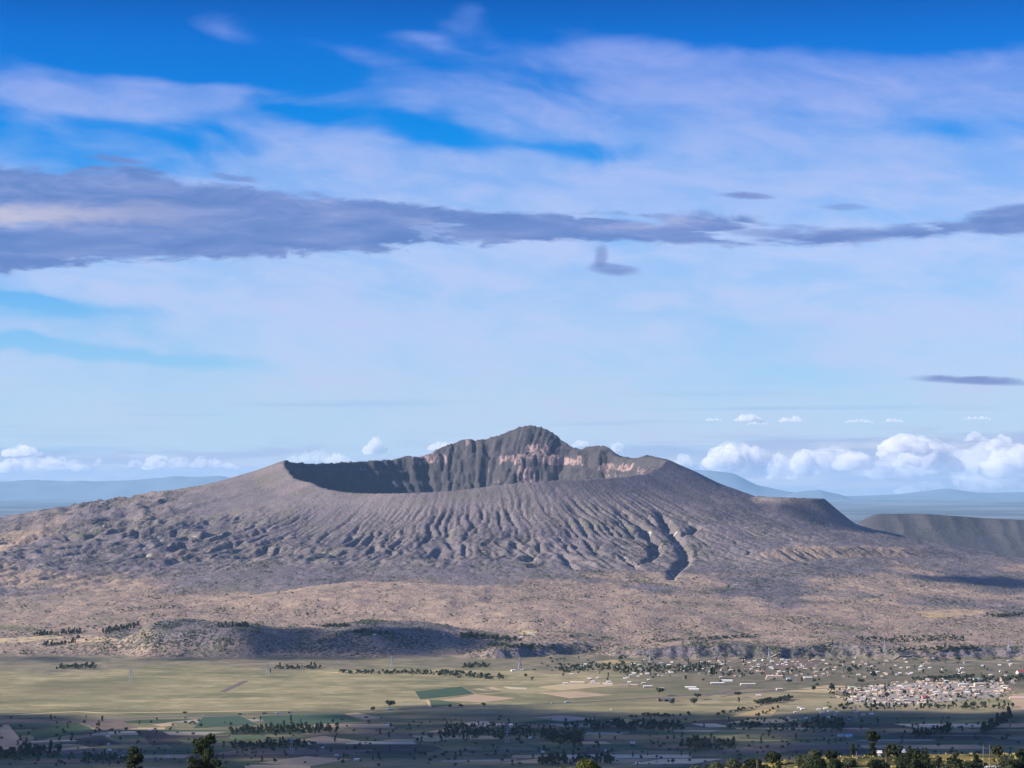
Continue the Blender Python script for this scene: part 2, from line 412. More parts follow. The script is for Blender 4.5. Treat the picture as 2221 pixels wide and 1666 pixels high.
        for (a0, a1, b0, b1, st) in ((1080, 1180, 983, 1005, .95), (1172, 1264, 987, 1012, 1), (1138, 1188, 958, 986, .75), (1122, 1162, 1003, 1048, .85), (1165, 1188, 1034, 1048, .7), (890, 974, 983, 1011, .85),
                                     (1296, 1374, 1007, 1020, .95), (1264, 1345, 1025, 1038, .8), (1028, 1046, 994, 1004, .8), (1052, 1088, 1020, 1048, .5), (778, 800, 1004, 1020, .6), (1013, 1022, 952, 970, .9),
                                     (1205, 1235, 960, 975, .5), (1375, 1425, 1012, 1026, .5), (940, 960, 1030, 1060, .5), (855, 870, 1040, 1062, .5)):
            bx = sst(a0 - 8, a0 + 6, upx + wu) * sst(a1 + 8, a1 - 6, upx + wu) * sst(b0 - 4, b0 + 3, vrow + wv2) * sst(b1 + 4, b1 - 3, vrow + wv2)
            rock[I] = np.maximum(rock[I], st * bx * (s < -3) * (np.abs(t) > 1.7))
        rock[I] *= .55 + .45 * sst(-.2, .2, rn)
        inner[I] = sst(5, -12, s)
        an = fbm(X / 700, Y / 700, 63, 3)
        apron = sst(900, 1900, so) * sst(.0, .6, np.cos(t) + .25)
        tan[I] = np.clip(apron * sst(-.35, .5, an + .9 * sst(10800, 9400, Y)) + .35 * sst(.2, .6, an), 0, 1)
        tan[I] = np.maximum(tan[I], lobe(800, 10080, 620, 460, .95, 6, 54)); tan[I] = np.maximum(tan[I], lobe(1180, 9500, 720, 370, .95, 5, 55))
        tan[I] = np.maximum(tan[I], .85 * wt * sst(s0 + 150, s0 + 90, so) * sst(s0 - 60, s0 - 10, so) * (s > 0))
        tan[I] = np.maximum(tan[I], .28 * sst(420, 200, so) * sst(-.15, -.55, t) * sst(-1.5, -1.1, t) * (s >= 0))
        hm = np.clip(lobe(470, 8720, 310, 300, 1, 6, 51, .15) + lobe(845, 8830, 360, 320, 1, 4, 53, .15) + lobe(300, 8900, 270, 260, .7, 4, 52), 0, 1)
        tan[I] *= (1 - .85 * face) * (1 - .75 * hm)
        scrub[I] = np.clip(.38 + .9 * fbm(X / 420, Y / 420, 64, 3) + .3 * up + .6 * face + .35 * hm, 0, 1) * sst(100, 700, so)
        scrub[I] *= 1 - .75 * np.clip(lobe(800, 10080, 600, 450, 1, 6, 54) + lobe(1180, 9500, 700, 360, 1, 5, 55), 0, 1)
        crust[I] = np.where(s > 30, sst(.30, .5, perlin(tm * 40, so / 45, 65)) * sst(.1, .28, ch * A1 / 20 + B / 60 * bad) * sst(.05, .3, perlin(X / 260, Y / 260, 66)), 0)
    # long ridge standing behind on the right
    I = np.where((y > 15500) & (y < 22000) & (x > 1500))[0]
    if len(I):
        X = x[I]; Y = y[I]
        xl = 2440.0
        crest = 405 * sst(xl - 250, xl + 330, X) * (1 - .16 * sst(2700, 4200, X)) + 26 * perlin(X / 330, X * 0, 71)
        yc = 17900 + 120 * perlin(X / 600, X * 0, 72)
        dn = yc - Y
        spur = np.abs(perlin(X / 240 + .25 * perlin(Y / 200, X / 200, 74), Y / 2500, 73))
        f = np.where(dn > 0, np.exp(-np.maximum(dn - 40 + 120 * (spur - .25), 0) / 560), np.exp(-(dn / 1500) ** 2))
        f2 = np.where(dn > 0, f * sst(2300, 1600, dn), f)
        hh = np.maximum(crest, 0) * f2
        z[I] = np.maximum(z[I], hh); onv[I] = np.maximum(onv[I], sst(10, 30, hh)); inner[I] = np.maximum(inner[I], 1.0 * sst(10, 60, hh))  # ridge painted with the dark crater wall colour in place of cloud shade
    # escarpment on which the viewer stands
    I = np.where(y < 5200)[0]
    if len(I):
        X = x[I]; Y = y[I]
        px = W_ / 2 + F * X / np.maximum(Y, 300)
        crest_row = np.interp(px, [-800, 0, 600, 1000, 1300, 1480, 1650, 1800, 2000, 2150, 2300, 3000], [1760, 1745, 1735, 1732, 1716, 1696, 1672, 1656, 1650, 1650, 1652, 1660])
        ramp_z = 618.2 - .124 * np.maximum(Y, -40)
        spurz = EYE - (crest_row - YH) / F * 950
        k = sst(560, 950, Y)
        ez = ramp_z * (1 - k) + spurz * k
        fall = sst(980, 3300, Y)
        ez = np.where(Y > 980, np.maximum(ez - .24 * (Y - 980), 40) * (1 - fall), ez)
        ez = ez + 1.0 * fbm(X / 60, Y / 60, 81, 3) * sst(500, 700, Y) * (1 - fall)
        z[I] = np.maximum(ez, 0) + z[I] * fall
        tan[I] = np.where(Y < 3000, .8, tan[I])
    o = [a.reshape(shp) for a in (z, rock, tan, scrub, onv, crust, inner)]
    return o


def spacing(segs):
    out = [segs[0][0]]
    for a, b, st in segs:
        n = max(1, int(round((b - a) / st))); out += list(np.linspace(a, b, n + 1)[1:])
    return np.array(out)


def grow(a, b, st, k):
    out = []; p = a
    while p < b: st *= k; p += st; out.append(min(p, b))
    return out


pos = spacing([(0, 3000, 8.6), (3000, 4300, 16)]); pos = np.concatenate([pos, grow(4300, 45000, 40, 1.3)])
XS = np.concatenate([-pos[:0:-1], pos])
YS = spacing([(-600, 500, 60), (500, 1150, 11), (1150, 5000, 90), (5000, 8200, 22), (8200, 8700, 8), (8700, 10600, 10), (10600, 12300, 8.2), (12300, 13800, 14), (13800, 14330, 5.5),
              (14330, 15000, 15), (15000, 16000, 40), (16000, 18000, 22), (18000, 20000, 120)])
YS = np.concatenate([YS, grow(20000, 108000, 150, 1.22)])
GX, GY = np.meshgrid(XS, YS)
HZ, M_rock, M_tan, M_scrub, M_onv, M_crust, M_inner = base_height(GX, GY)


def sample(arr, x, y):
    x = np.atleast_1d(np.asarray(x, float)); y = np.atleast_1d(np.asarray(y, float))
    i = np.clip(np.searchsorted(XS, x) - 1, 0, len(XS) - 2); j = np.clip(np.searchsorted(YS, y) - 1, 0, len(YS) - 2)
    fx = np.clip((x - XS[i]) / (XS[i + 1] - XS[i]), 0, 1); fy = np.clip((y - YS[j]) / (YS[j + 1] - YS[j]), 0, 1)
    return (arr[j, i] * (1 - fx) + arr[j, i + 1] * fx) * (1 - fy) + (arr[j + 1, i] * (1 - fx) + arr[j + 1, i + 1] * fx) * fy


_DM = np.arange(4600, 19000, 6.0)


def ground_at(px, py, Ds=_DM):
    """where the sight line of a photograph position first meets the land"""
    u = (px - W_ / 2) / F; v = (py - YH) / F
    h = sample(HZ, u * Ds, Ds); ray = EYE - v * Ds
    hit = np.where(h >= ray)[0]
    D = Ds[hit[0]] if len(hit) else Ds[-1]
    return np.array([u * D, D, float(sample(HZ, u * D, D)[0])])


# carve the canyons of the front flank
for pts, depth, wid, rough in CANYONS:
    P = np.array([ground_at(*p)[:2] for p in pts])
    x0, x1 = P[:, 0].min() - 150, P[:, 0].max() + 150; y0, y1 = P[:, 1].min() - 150, P[:, 1].max() + 150
    a, b = np.searchsorted(XS, [x0, x1]); c, d = np.searchsorted(YS, [y0, y1])
    X = GX[c:d, a:b]; Y = GY[c:d, a:b]
    X2 = X + rough * perlin(X / 40, Y / 40, 91); Y2 = Y + rough * perlin(X / 40, Y / 40, 92)
    best = np.full(X.shape, 1e9); along = np.zeros(X.shape)
    for k in range(len(P) - 1):
        A = P[k]; Bv = P[k + 1] - A; L2 = max((Bv ** 2).sum(), 1e-6)
        t = np.clip(((X2 - A[0]) * Bv[0] + (Y2 - A[1]) * Bv[1]) / L2, 0, 1)
        dd = np.hypot(X2 - A[0] - t * Bv[0], Y2 - A[1] - t * Bv[1])
        u = dd < best; best = np.where(u, dd, best); along = np.where(u, (k + t) / (len(P) - 1), along)
    prof = sst(wid, wid * .15, best) * sst(0, .18, along) * (1 - .6 * sst(.8, 1.0, along))
    HZ[c:d, a:b] -= depth * prof
    M_crust[c:d, a:b] = np.maximum(M_crust[c:d, a:b], prof * sst(.25, .6, prof) * (perlin(X / 30, Y / 30, 93) > .12) * .9)


# rain erosion of the outer flanks: water routed downhill cuts branching ravines
def erode(ya, yb, xa, xb, inside, K, iters, talus):
    c0, c1 = np.searchsorted(YS, [ya, yb]); a0, a1 = np.searchsorted(XS, [xa, xb])
    Z = HZ[c0:c1, a0:a1].copy(); Z0 = Z.copy(); X = GX[c0:c1, a0:a1]; Y = GY[c0:c1, a0:a1]
    ny, nx = Z.shape; dx = np.gradient(XS[a0:a1])[None, :]; dyv = np.gradient(YS[c0:c1])[:, None]
    rr = np.hypot(X - CX, Y - CY); t = np.arctan2(X - CX, -(Y - CY)); so = rr - R0
    left = sst(-.35, -.9, t); right = sst(.45, .95, t)
    m = sst(20, 420, so) * (1 + .8 * left) * (1 - sst(1000, 1700, so) * (1 - .95 * left)) * (1 - sst(2300, 3300, so)) * (1 - .45 * right)
    m = np.maximum(m, .22 * sst(1500, 1000, so) * sst(40, 200, so)) * (so > 15)
    if inside: m = sst(0, -25, so) * sst(280, 420, Z) * np.clip(.9 + .8 * perlin(X / 160, Y / 160, 147), .3, 1.6)
    else: m = m * np.clip(.75 + 1.3 * perlin(X / 380, Y / 380, 141) + .5 * perlin(X / 130, Y / 130, 148), .12, 1.7)
    Z += (1.6 * perlin(X / 26, Y / 26, 142) + 1.0 * perlin(X / 13, Y / 13, 143)) * ((so < -5) if inside else (so > 15))
    rs_ = np.random.default_rng(8); jit = 1 + .30 * (rs_.random((8, ny, nx)) - .5)
    nb = [(-1, 0), (1, 0), (0, -1), (0, 1), (-1, -1), (-1, 1), (1, -1), (1, 1)]
    idx = np.arange(ny * nx).reshape(ny, nx); cell = (dx * dyv)
    A = None
    for it in range(iters):
        best = np.zeros((ny, nx)); rec = idx.copy(); zrec = Z.copy()
        P = np.pad(Z, 1, mode='edge'); PI = np.pad(idx, 1, mode='edge')
        for k, (j, i) in enumerate(nb):
            zn = P[1 + j:1 + j + ny, 1 + i:1 + i + nx]
            sl = (Z - zn) / np.sqrt((j * dyv) ** 2 + (i * dx) ** 2) 
            u = sl * jit[k] > best
            best = np.where(u, sl * jit[k], best); rec = np.where(u, PI[1 + j:1 + j + ny, 1 + i:1 + i + nx], rec); zrec = np.where(u, zn, zrec)
        order = np.argsort(-Z, axis=None, kind='stable').tolist(); r = rec.ravel().tolist(); acc = cell.ravel().tolist()
        for q in order:
            w = r[q]
            if w != q: acc[w] += acc[q]
        A = np.array(acc).reshape(ny, nx)
        cut = K * np.minimum(A, 1.6e5) ** .45 * np.minimum(best, 1.3 if inside else .9) * m
        Z -= np.minimum(cut, .7 * np.maximum(Z - zrec, 0))
        # loose slopes slump towards about 38 degrees
        for ax, d in ((0, dyv), (1, dx)):
            df = np.diff(Z, axis=ax); st = (d[1:] if ax == 0 else d[:, 1:]) * talus
            ex = np.sign(df) * np.maximum(np.abs(df) - st, 0) * .22
            if ax == 0: Z[:-1] += ex; Z[1:] -= ex
            else: Z[:, :-1] += ex; Z[:, 1:] -= ex
    HZ[c0:c1, a0:a1] = Z
    if inside: return
    la = sst(7.4, 10.2, np.log(A))                       # channels carry the bush, ridges stay bare
    M_scrub[c0:c1, a0:a1] = np.clip(M_scrub[c0:c1, a0:a1] * .8 + .9 * la * sst(40, 300, so), 0, 1)
    gy, gx = np.gradient(Z); slope = np.hypot(gx / dx, gy / dyv)
    M_crust[c0:c1, a0:a1] = np.maximum(M_crust[c0:c1, a0:a1] * .7, .6 * sst(.66, .9, slope) * (perlin(X / 55, Y / 55, 145) > .36) * (so > 60))
    M_tan[c0:c1, a0:a1] = np.clip(M_tan[c0:c1, a0:a1] + .45 * sst(.45, .7, slope) * sst(600, 1000, so) * sst(-.1, .3, perlin(X / 300, Y / 300, 146)), 0, 1)


erode(8650, 12420, -3000, 3000, False, .0150, 50, .95)
erode(13250, 14330, -1320, 960, True, .008, 22, 1.5)

# ------------------------------------------------------------------ materials
def material(name, rough=0.9, spec=0.15):
    m = bpy.data.materials.new(name); m.use_nodes = True
    b = m.node_tree.nodes['Principled BSDF']; b.inputs['Roughness'].default_value = rough; b.inputs['Specular IOR Level'].default_value = spec
    return m, G(m.node_tree), b


def plain_mat(name, col, var=0.25, scale=0.2, rough=0.85, spec=0.15):
    m, g, b = material(name, rough, spec)
    p = g.n('ShaderNodeNewGeometry').outputs['Position']
    n = g.noise(p, scale, 3.0, 0.6)
    c = g.mix(n, tuple(max(v * (1 - var), 0) for v in col), tuple(min(v * (1 + var), 1) for v in col))
    g.put(b.inputs['Base Color'], c); return m


def land_material(name, kind):
    m, g, b = material(name, 0.95, 0.05)
    pos = g.n('ShaderNodeNewGeometry').outputs['Position']
    rock, tan, scrub, crust = (g.attr(a) for a in ('rock', 'tan', 'scrub', 'crust'))
    big = g.noise(pos, 1 / 420, 5.0, 0.55)
    mid = g.noise(pos, 1 / 70, 5.0, 0.6)
    fine = g.noise(pos, 1 / 13, 4.0, 0.65)
    if kind == 'volcano':
        olive = g.mix(g.ss(big, .35, .65), (.166, .139, .152), (.215, .178, .168))
        dry = g.mix(g.ss(mid, .3, .7), (.27, .195, .150), (.41, .30, .215))
        c = g.mix(g.ss(g.add(tan, g.mul(g.sub(mid, .5), .6)), .25, .8), olive, dry)
        c = g.mix(g.mul(g.ss(g.noise(pos, 1 / 160, 6.0, .65), .42, .66, 0, .6), g.ss(tan, .4, 1.0, 1.0, .45)), c, (.115, .102, .102))
        c = g.mix(g.mul(g.attr('inner'), .8), c, g.mix(mid, (.036, .039, .047), (.070, .068, .076)))  # dark plants of the crater wall, deepened to blue-grey for weak light
        bush = g.mul(g.ss(g.add(fine, g.mul(g.sub(mid, .5), .5)), .47, .57), g.ss(scrub, .1, .8, .15, .9))
        c = g.mix(bush, c, (.048, .052, .042))
        c = g.mix(g.mul(g.ss(g.noise(pos, 1 / 260, 7.0, .7), .52, .68, 0, .55), g.sub(1.0, g.attr('inner'))), c, (.15, .145, .095))
        x, y, z = g.sep(pos)
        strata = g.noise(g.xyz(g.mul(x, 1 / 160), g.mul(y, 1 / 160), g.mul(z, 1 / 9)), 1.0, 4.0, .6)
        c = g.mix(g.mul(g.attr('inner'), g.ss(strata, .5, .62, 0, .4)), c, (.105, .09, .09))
        streak = g.noise(g.xyz(g.mul(x, 1 / 14), g.mul(y, 1 / 30), g.mul(z, 1 / 70)), 1.0, 4.0, .6)
        rc = g.mix(g.ss(g.add(g.mul(streak, .65), g.mul(strata, .35)), .38, .60), (.11, .082, .086), (.37, .262, .24))
        c = g.mix(g.ss(g.add(rock, g.mul(g.sub(streak, .5), .8)), .38, .66), c, rc)
        cr = g.mix(fine, (.36, .30, .25), (.62, .54, .46))
        c = g.mix(g.ss(g.add(crust, g.mul(g.sub(fine, .5), .5)), .45, .62), c, cr)
        bh, bs = 9.0, 1.0
    else:
        y_ = g.sep(pos)[1]
        green = g.mix(g.ss(big, .35, .65), (.12, .125, .060), (.23, .21, .105))
        strip = g.noise(g.xyz(g.mul(g.sep(pos)[0], 1 / 330), g.mul(y_, 1 / 170), 0.0), 1.0, 7.0, .68)
        gold = g.mix(g.ss(mid, .3, .7), (.25, .21, .105), (.40, .325, .17))
        gold = g.mix(g.ss(g.sep(pos)[0], 0.0, 700.0, 0.0, .55), gold, (.40, .29, .17))
        c = g.mix(g.ss(strip, .36, .62), green, gold)
        c = g.mix(g.ss(g.noise(pos, 1 / 45, 4.0, .6), .5, .7, 0, .5), c, (.17, .155, .085))
        c = g.mix(g.ss(g.noise(g.xyz(g.mul(g.sep(pos)[0], 1 / 90), g.mul(y_, 1 / 55), 4.0), 1.0, 7.0, .7), .50, .66, 0, .55), c, (.40, .345, .195))
        c = g.mix(g.ss(g.noise(g.xyz(g.mul(g.sep(pos)[0], 1 / 210), g.mul(y_, 1 / 120), 9.0), 1.0, 7.0, .7), .52, .68, 0, .6), c, (.13, .125, .065))
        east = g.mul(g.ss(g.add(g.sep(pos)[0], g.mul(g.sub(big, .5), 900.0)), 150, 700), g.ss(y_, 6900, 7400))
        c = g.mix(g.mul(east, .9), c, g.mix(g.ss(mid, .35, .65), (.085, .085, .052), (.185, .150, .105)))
        c = g.mix(g.ss(g.noise(pos, 1 / 900, 3.0, .5), .50, .66, 0, .55), c, (.12, .115, .06))
        shade = g.ss(y_, 3600, 2400)  # mask of the near hillside by distance, for its own grass colours
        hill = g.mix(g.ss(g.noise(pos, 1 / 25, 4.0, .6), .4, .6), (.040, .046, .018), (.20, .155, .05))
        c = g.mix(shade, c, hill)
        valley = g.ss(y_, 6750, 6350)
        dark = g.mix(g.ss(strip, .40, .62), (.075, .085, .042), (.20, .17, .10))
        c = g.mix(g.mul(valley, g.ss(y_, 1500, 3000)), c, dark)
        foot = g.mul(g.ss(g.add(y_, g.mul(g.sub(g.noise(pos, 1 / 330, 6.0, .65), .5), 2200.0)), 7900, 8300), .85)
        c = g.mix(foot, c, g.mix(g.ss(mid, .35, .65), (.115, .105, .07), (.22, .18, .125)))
        c = g.mix(g.ss(fine, .55, .8, 0, .4), c, (.06, .065, .035))
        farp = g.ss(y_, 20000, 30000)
        c = g.mix(farp, c, g.mix(g.ss(g.noise(pos, 1 / 5200, 5.0, .6), .42, .6), (.075, .095, .105), (.19, .20, .20)))  # distant plain tinted bluish in place of thicker haze
        bh, bs = 1.5, 0.5
    g.put(b.inputs['Base Color'], c)
    bp = g.n('ShaderNodeBump'); bp.inputs['Strength'].default_value = bs; bp.inputs['Distance'].default_value = bh
    g.put(bp.inputs['Height'], g.add(g.mul(fine, .7), mid)); g.put(b.inputs['Normal'], bp.outputs[0])
    return m


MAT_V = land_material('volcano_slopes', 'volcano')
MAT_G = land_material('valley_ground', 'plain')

# ------------------------------------------------------------------ build the land: one continuous sheet, split into mountain and ground
NXg, NYg = len(XS), len(YS)
allv = np.stack([GX.ravel(), GY.ravel(), HZ.ravel()], 1)
jj, ii = np.meshgrid(np.arange(NYg - 1), np.arange(NXg - 1), indexing='ij')
q = (jj * NXg + ii).ravel(); quads = np.stack([q, q + 1, q + 1 + NXg, q + NXg], 1)
onq = M_onv.ravel()[quads].mean(1) > 0.35
cyq = allv[quads[:, 0], 1]


def land_piece(name, sel, mat):
    qs = quads[sel]; used, inv = np.unique(qs, return_inverse=True)
    me = mesh_np(name, allv[used], inv.reshape(qs.shape), [mat], None, True)
    for nm, arr in (('rock', M_rock), ('tan', M_tan), ('scrub', M_scrub), ('crust', M_crust), ('inner', M_inner)):
        at = me.attributes.new(nm, 'FLOAT', 'POINT'); at.data.foreach_set('value', arr.ravel()[used].astype(np.float32))
    o = bpy.data.objects.new(name, me); link(o); tag(o, kind='structure'); return o


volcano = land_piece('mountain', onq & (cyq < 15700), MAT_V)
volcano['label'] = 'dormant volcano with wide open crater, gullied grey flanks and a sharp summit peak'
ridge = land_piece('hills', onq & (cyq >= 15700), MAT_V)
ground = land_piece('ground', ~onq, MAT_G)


# far ranges across the valley, 60 km and more away
def far_range(name, D0, rows, depth, seed, mat):
    """rows: (photo column, photo row) of the crest"""
    pxs = np.linspace(rows[0][0], rows[-1][0], 240); pys = np.interp(pxs, [r[0] for r in rows], [r[1] for r in rows])
    nv = 26; V = []
    for k in range(nv):
        t = k / (nv - 1); D = D0 + depth * (t - .5)
        X = (pxs - W_ / 2) / F * D0
        zc = EYE - (pys - YH) / F * D0
        f = math.sin(math.pi * t) ** .8 if 0 < t < 1 else 0
        z = np.maximum((zc + 50 * fbm(X / 2500, X * 0 + t * 2, seed, 4)) * f, 0) * (1 + .25 * perlin(X / 1500, X * 0 + t * 6, seed + 3) * (f < .97)) - 1.5
        V.append(np.stack([X, np.full_like(X, D), z], 1))
    V = np.concatenate(V); n = len(pxs)
    j, i = np.meshgrid(np.arange(nv - 1), np.arange(n - 1), indexing='ij'); q = (j * n + i).ravel()
    me = mesh_np(name, V, np.stack([q, q + 1, q + 1 + n, q + n], 1), [mat], None, True)
    return tag(link(bpy.data.objects.new(name, me)), kind='structure')


MAT_F = plain_mat('far_slopes', (.13, .17, .20), .3, 1 / 900)  # blue of the haze is painted into these slopes
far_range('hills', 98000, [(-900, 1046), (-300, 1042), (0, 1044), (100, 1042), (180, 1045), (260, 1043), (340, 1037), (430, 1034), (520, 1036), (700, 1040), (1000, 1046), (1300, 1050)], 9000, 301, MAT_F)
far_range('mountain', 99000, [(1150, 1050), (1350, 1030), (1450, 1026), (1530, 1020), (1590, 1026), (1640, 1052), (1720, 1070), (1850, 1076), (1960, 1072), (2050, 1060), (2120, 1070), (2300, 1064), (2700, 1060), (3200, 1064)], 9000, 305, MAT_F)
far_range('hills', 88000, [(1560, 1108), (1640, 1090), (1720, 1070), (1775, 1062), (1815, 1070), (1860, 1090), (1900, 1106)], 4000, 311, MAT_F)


# ------------------------------------------------------------------ haze
def build_haze():
    me = bpy.data.meshes.new('haze'); bm = bmesh.new(); bmesh.ops.create_cube(bm, size=1.0)
    x0, x1, y0, y1, z0, z1 = -46000, 46000, -1200, 110000, -12.0, 1270.0
    for v in bm.verts:
        v.co = (x0 if v.co.x < 0 else x1, y0 if v.co.y < 0 else y1, z0 if v.co.z < 0 else z1)
    bm.to_mesh(me); bm.free()
    m = bpy.data.materials.new('haze'); m.use_nodes = True; nt = m.node_tree
    nt.nodes.remove(nt.nodes['Principled BSDF'])
    pv = nt.nodes.new('ShaderNodeVolumePrincipled')
    pv.inputs['Color'].default_value = (.42, .72, 1.0, 1); pv.inputs['Density'].default_value = 0.82e-5; pv.inputs['Anisotropy'].default_value = 0.1
    nt.links.new(pv.outputs[0], nt.nodes['Material Output'].inputs['Volume'])
    me.materials.append(m)
    tag(link(bpy.data.objects.new('haze', me)), 'pale blue haze filling the air over the valley', 'haze', kind='stuff')


build_haze()

# ------------------------------------------------------------------ clouds
def ico(sub):
    bm = bmesh.new(); bmesh.ops.create_icosphere(bm, subdivisions=sub, radius=1.0)
    v = np.array([p.co[:] for p in bm.verts]); f = np.array([[q.index for q in t.verts] for t in bm.faces]); bm.free(); return v, f


ICO1, ICO2, ICO3 = ico(1), ico(2), ico(3)


def noise3(p, sc, seed):
    return (perlin(p[:, 0] * sc, p[:, 1] * sc, seed) + perlin(p[:, 1] * sc + 9, p[:, 2] * sc, seed + 1) + perlin(p[:, 2] * sc + 5, p[:, 0] * sc + 3, seed + 2)) / 1.7


def cloud_material(dens):
    m = bpy.data.materials.new('cloud_vapour'); m.use_nodes = True; nt = m.node_tree
    nt.nodes.remove(nt.nodes['Principled BSDF'])
    pv = nt.nodes.new('ShaderNodeVolumePrincipled')
    pv.inputs['Color'].default_value = (.995, .985, .97, 1); pv.inputs['Density'].default_value = dens; pv.inputs['Anisotropy'].default_value = 0.0
    nt.links.new(pv.outputs[0], nt.nodes['Material Output'].inputs['Volume'])
    return m


MAT_C = cloud_material(0.0019); MAT_CD = cloud_material(0.0115)


def cloud(center, lobes, label, group, base=ICO2, seed=0, wob=.42, mat=None):
    """lobes: (dx, dy, dz, rx, ry, rz) round the cloud's own centre; one lumpy body"""
    V = []; Fc = []; n = 0
    for k, (dx, dy, dz, rx, ry, rz) in enumerate(lobes):
        v, f = base
        u = v * (1 + wob * noise3(v + k * 7.3, 1.7, seed + k)[:, None] + .5 * wob * noise3(v + k * 3.1, 4.1, seed + k + 50)[:, None])
        u = u * np.array([rx, ry, rz]) + np.array([dx, dy, dz])
        V.append(u); Fc.append(f + n); n += len(v)
    me = mesh_np('cloud', np.concatenate(V), np.concatenate(Fc), [mat or MAT_C], None, True)
    o = bpy.data.objects.new('cloud', me); o.location = center; link(o)
    return tag(o, label, 'cloud', group)


def cumulus(px, py, w, h, label, D=117000, seed=0, group='cumulus clouds along the horizon'):
    rs = np.random.default_rng(seed + 100)
    D = D + (seed % 9) * 900
    c = W(px, py, D); k = D / F
    Wd, Hd = w * k, h * k
    lobes = []
    nl = int(np.clip(9 + w / 5, 10, 26))
    for i in range(nl):
        t = (i + .5) / nl * 2 - 1 + rs.uniform(-.12, .12)
        hh = (1 - t ** 4) * rs.uniform(.35, 1.0) + .16
        r = max(rs.uniform(.12, .24) * min(Wd, Hd * 2.2), .75 * Wd / nl)
        lobes.append((t * (Wd / 2 - r * .7), rs.uniform(-.3, .3) * Wd * .6, -Hd / 2 + hh * Hd * .48, r * rs.uniform(.9, 1.25), r * 1.1, max(hh * Hd * .46, r * .5)))
    return cloud(c, lobes, label, group, seed=seed)


CUM = [
    (48, 978, 100, 26, 'cream cumulus cloud low at the left edge of the sky'),
    (22, 1008, 56, 36, 'white puff cloud touching the left edge above the far hills'),
    (112, 1003, 56, 20, 'small flat white cloud right of the left edge clouds'),
    (213, 1002, 20, 18, 'tiny round white cloud alone above the left hills'),
    (296, 1004, 40, 16, 'small white cloud joined to a bigger one above the left flank'),
    (338, 1000, 56, 30, 'white cloud with sheer right side above the left flank'),
    (728, 994, 40, 26, 'faint white puff behind the low back rim of the crater'),
    (813, 967, 52, 40, 'bright cream cumulus standing above the crater back rim'),
    (965, 967, 84, 20, 'flat white cloud behind the ridge left of the summit'),
    (1262, 962, 44, 16, 'small white cloud tucked behind the notch right of the summit'),
    (1340, 970, 36, 24, 'white puff just right of the rocky knob beside the summit'),
    (1484, 1000, 46, 34, 'white cloud resting on the right shoulder of the volcano'),
    (1548, 909, 40, 8, 'thin white sliver cloud left of the high pair'),
    (1622, 906, 62, 16, 'left one of two small bright clouds high above the right flank'),
    (1645, 917, 50, 8, 'thin cloud strip just below the high pair of clouds'),
    (1716, 908, 58, 15, 'right one of two small bright clouds high above the right flank'),
    (1862, 912, 60, 9, 'long thin white cloud streak between the high pair and right edge'),
    (1938, 911, 42, 9, 'short thin white cloud beside the long thin streak'),
    (2120, 906, 60, 8, 'faint thin cloud streak near the right edge'),
    (1572, 990, 96, 56, 'grey lavender cloud mass over the far blue mountain'),
    (1624, 1002, 74, 70, 'tall bright cream cumulus right of the volcano'),
    (1692, 1008, 58, 56, 'middle soft cloud right of the tall cream cumulus'),
    (1744, 1003, 78, 62, 'broad soft white cloud right of the middle one'),
    (1852, 998, 90, 46, 'wide pale cloud halfway to the right edge'),
    (1962, 962, 116, 44, 'big bright cloud with flat top near the right edge'),
    (1968, 996, 60, 30, 'white cloud hanging directly under the big flat topped one'),
    (1952, 1024, 60, 42, 'round white cloud lowest beneath the big flat topped one'),
    (2056, 1002, 80, 44, 'white cloud right of the big flat topped one'),
    (2114, 946, 42, 20, 'small bright cloud above the right edge cluster'),
    (2172, 956, 60, 30, 'bright cumulus high at the right edge'),
    (2180, 1006, 110, 66, 'large pale cloud filling the right edge above the mountains'),
    (2210, 978, 50, 30, 'cream cloud cut by the right edge of view'),
]
MAT_CS = cloud_material(0.0006)
for i, (px, py, w, h, lb) in enumerate([(1600, 992, 170, 62, 'broad soft grey lavender cloud bank nearest the volcano'), (1790, 1000, 230, 60, 'long soft grey cloud bank in the middle of the right horizon'),
                                        (2010, 992, 260, 84, 'thick soft cloud bank under the big flat topped cloud'), (2170, 1010, 190, 110, 'soft grey cloud bank filling the right edge'), (2060, 1052, 240, 36, 'lowest thin cloud bank above the far mountains'),
                                        (420, 1003, 190, 26, 'thin grey cloud bank above the left flank'), (90, 1004, 210, 34, 'thin grey cloud bank at the left edge'), (690, 990, 150, 30, 'thin grey cloud bank behind the low back rim')]):
    o = cumulus(px, py, w, h, lb, 122000, 200 + i * 5, 'soft cloud banks along the horizon'); o.data.materials[0] = MAT_CS
for i, (px, py, w, h, lb) in enumerate(CUM):
    cumulus(px, py, w, h, lb, seed=i * 3 + 1)

# clouds drifting high to the left, outside the view, whose shadows lie across the valley
ALT = 2700.0


def shade_cloud(spots, label, seed, wob=.3):
    """spots: ground (x, y, z, rx, ry) that lie in this cloud's shadow"""
    P = [Vector((x, y, z)) + SV * ((ALT - z) / SV.z) for x, y, z, rx, ry in spots]
    c = sum(P, Vector()) / len(P)
    rs = np.random.default_rng(seed)
    lobes = [(p.x - c.x, p.y - c.y, rs.uniform(-60, 60), s[3], s[4], min(s[3], s[4]) * .32) for p, s in zip(P, spots)]
    return cloud(c, lobes, label, 'clouds overhead out of view', ICO3, seed, wob, MAT_CD)


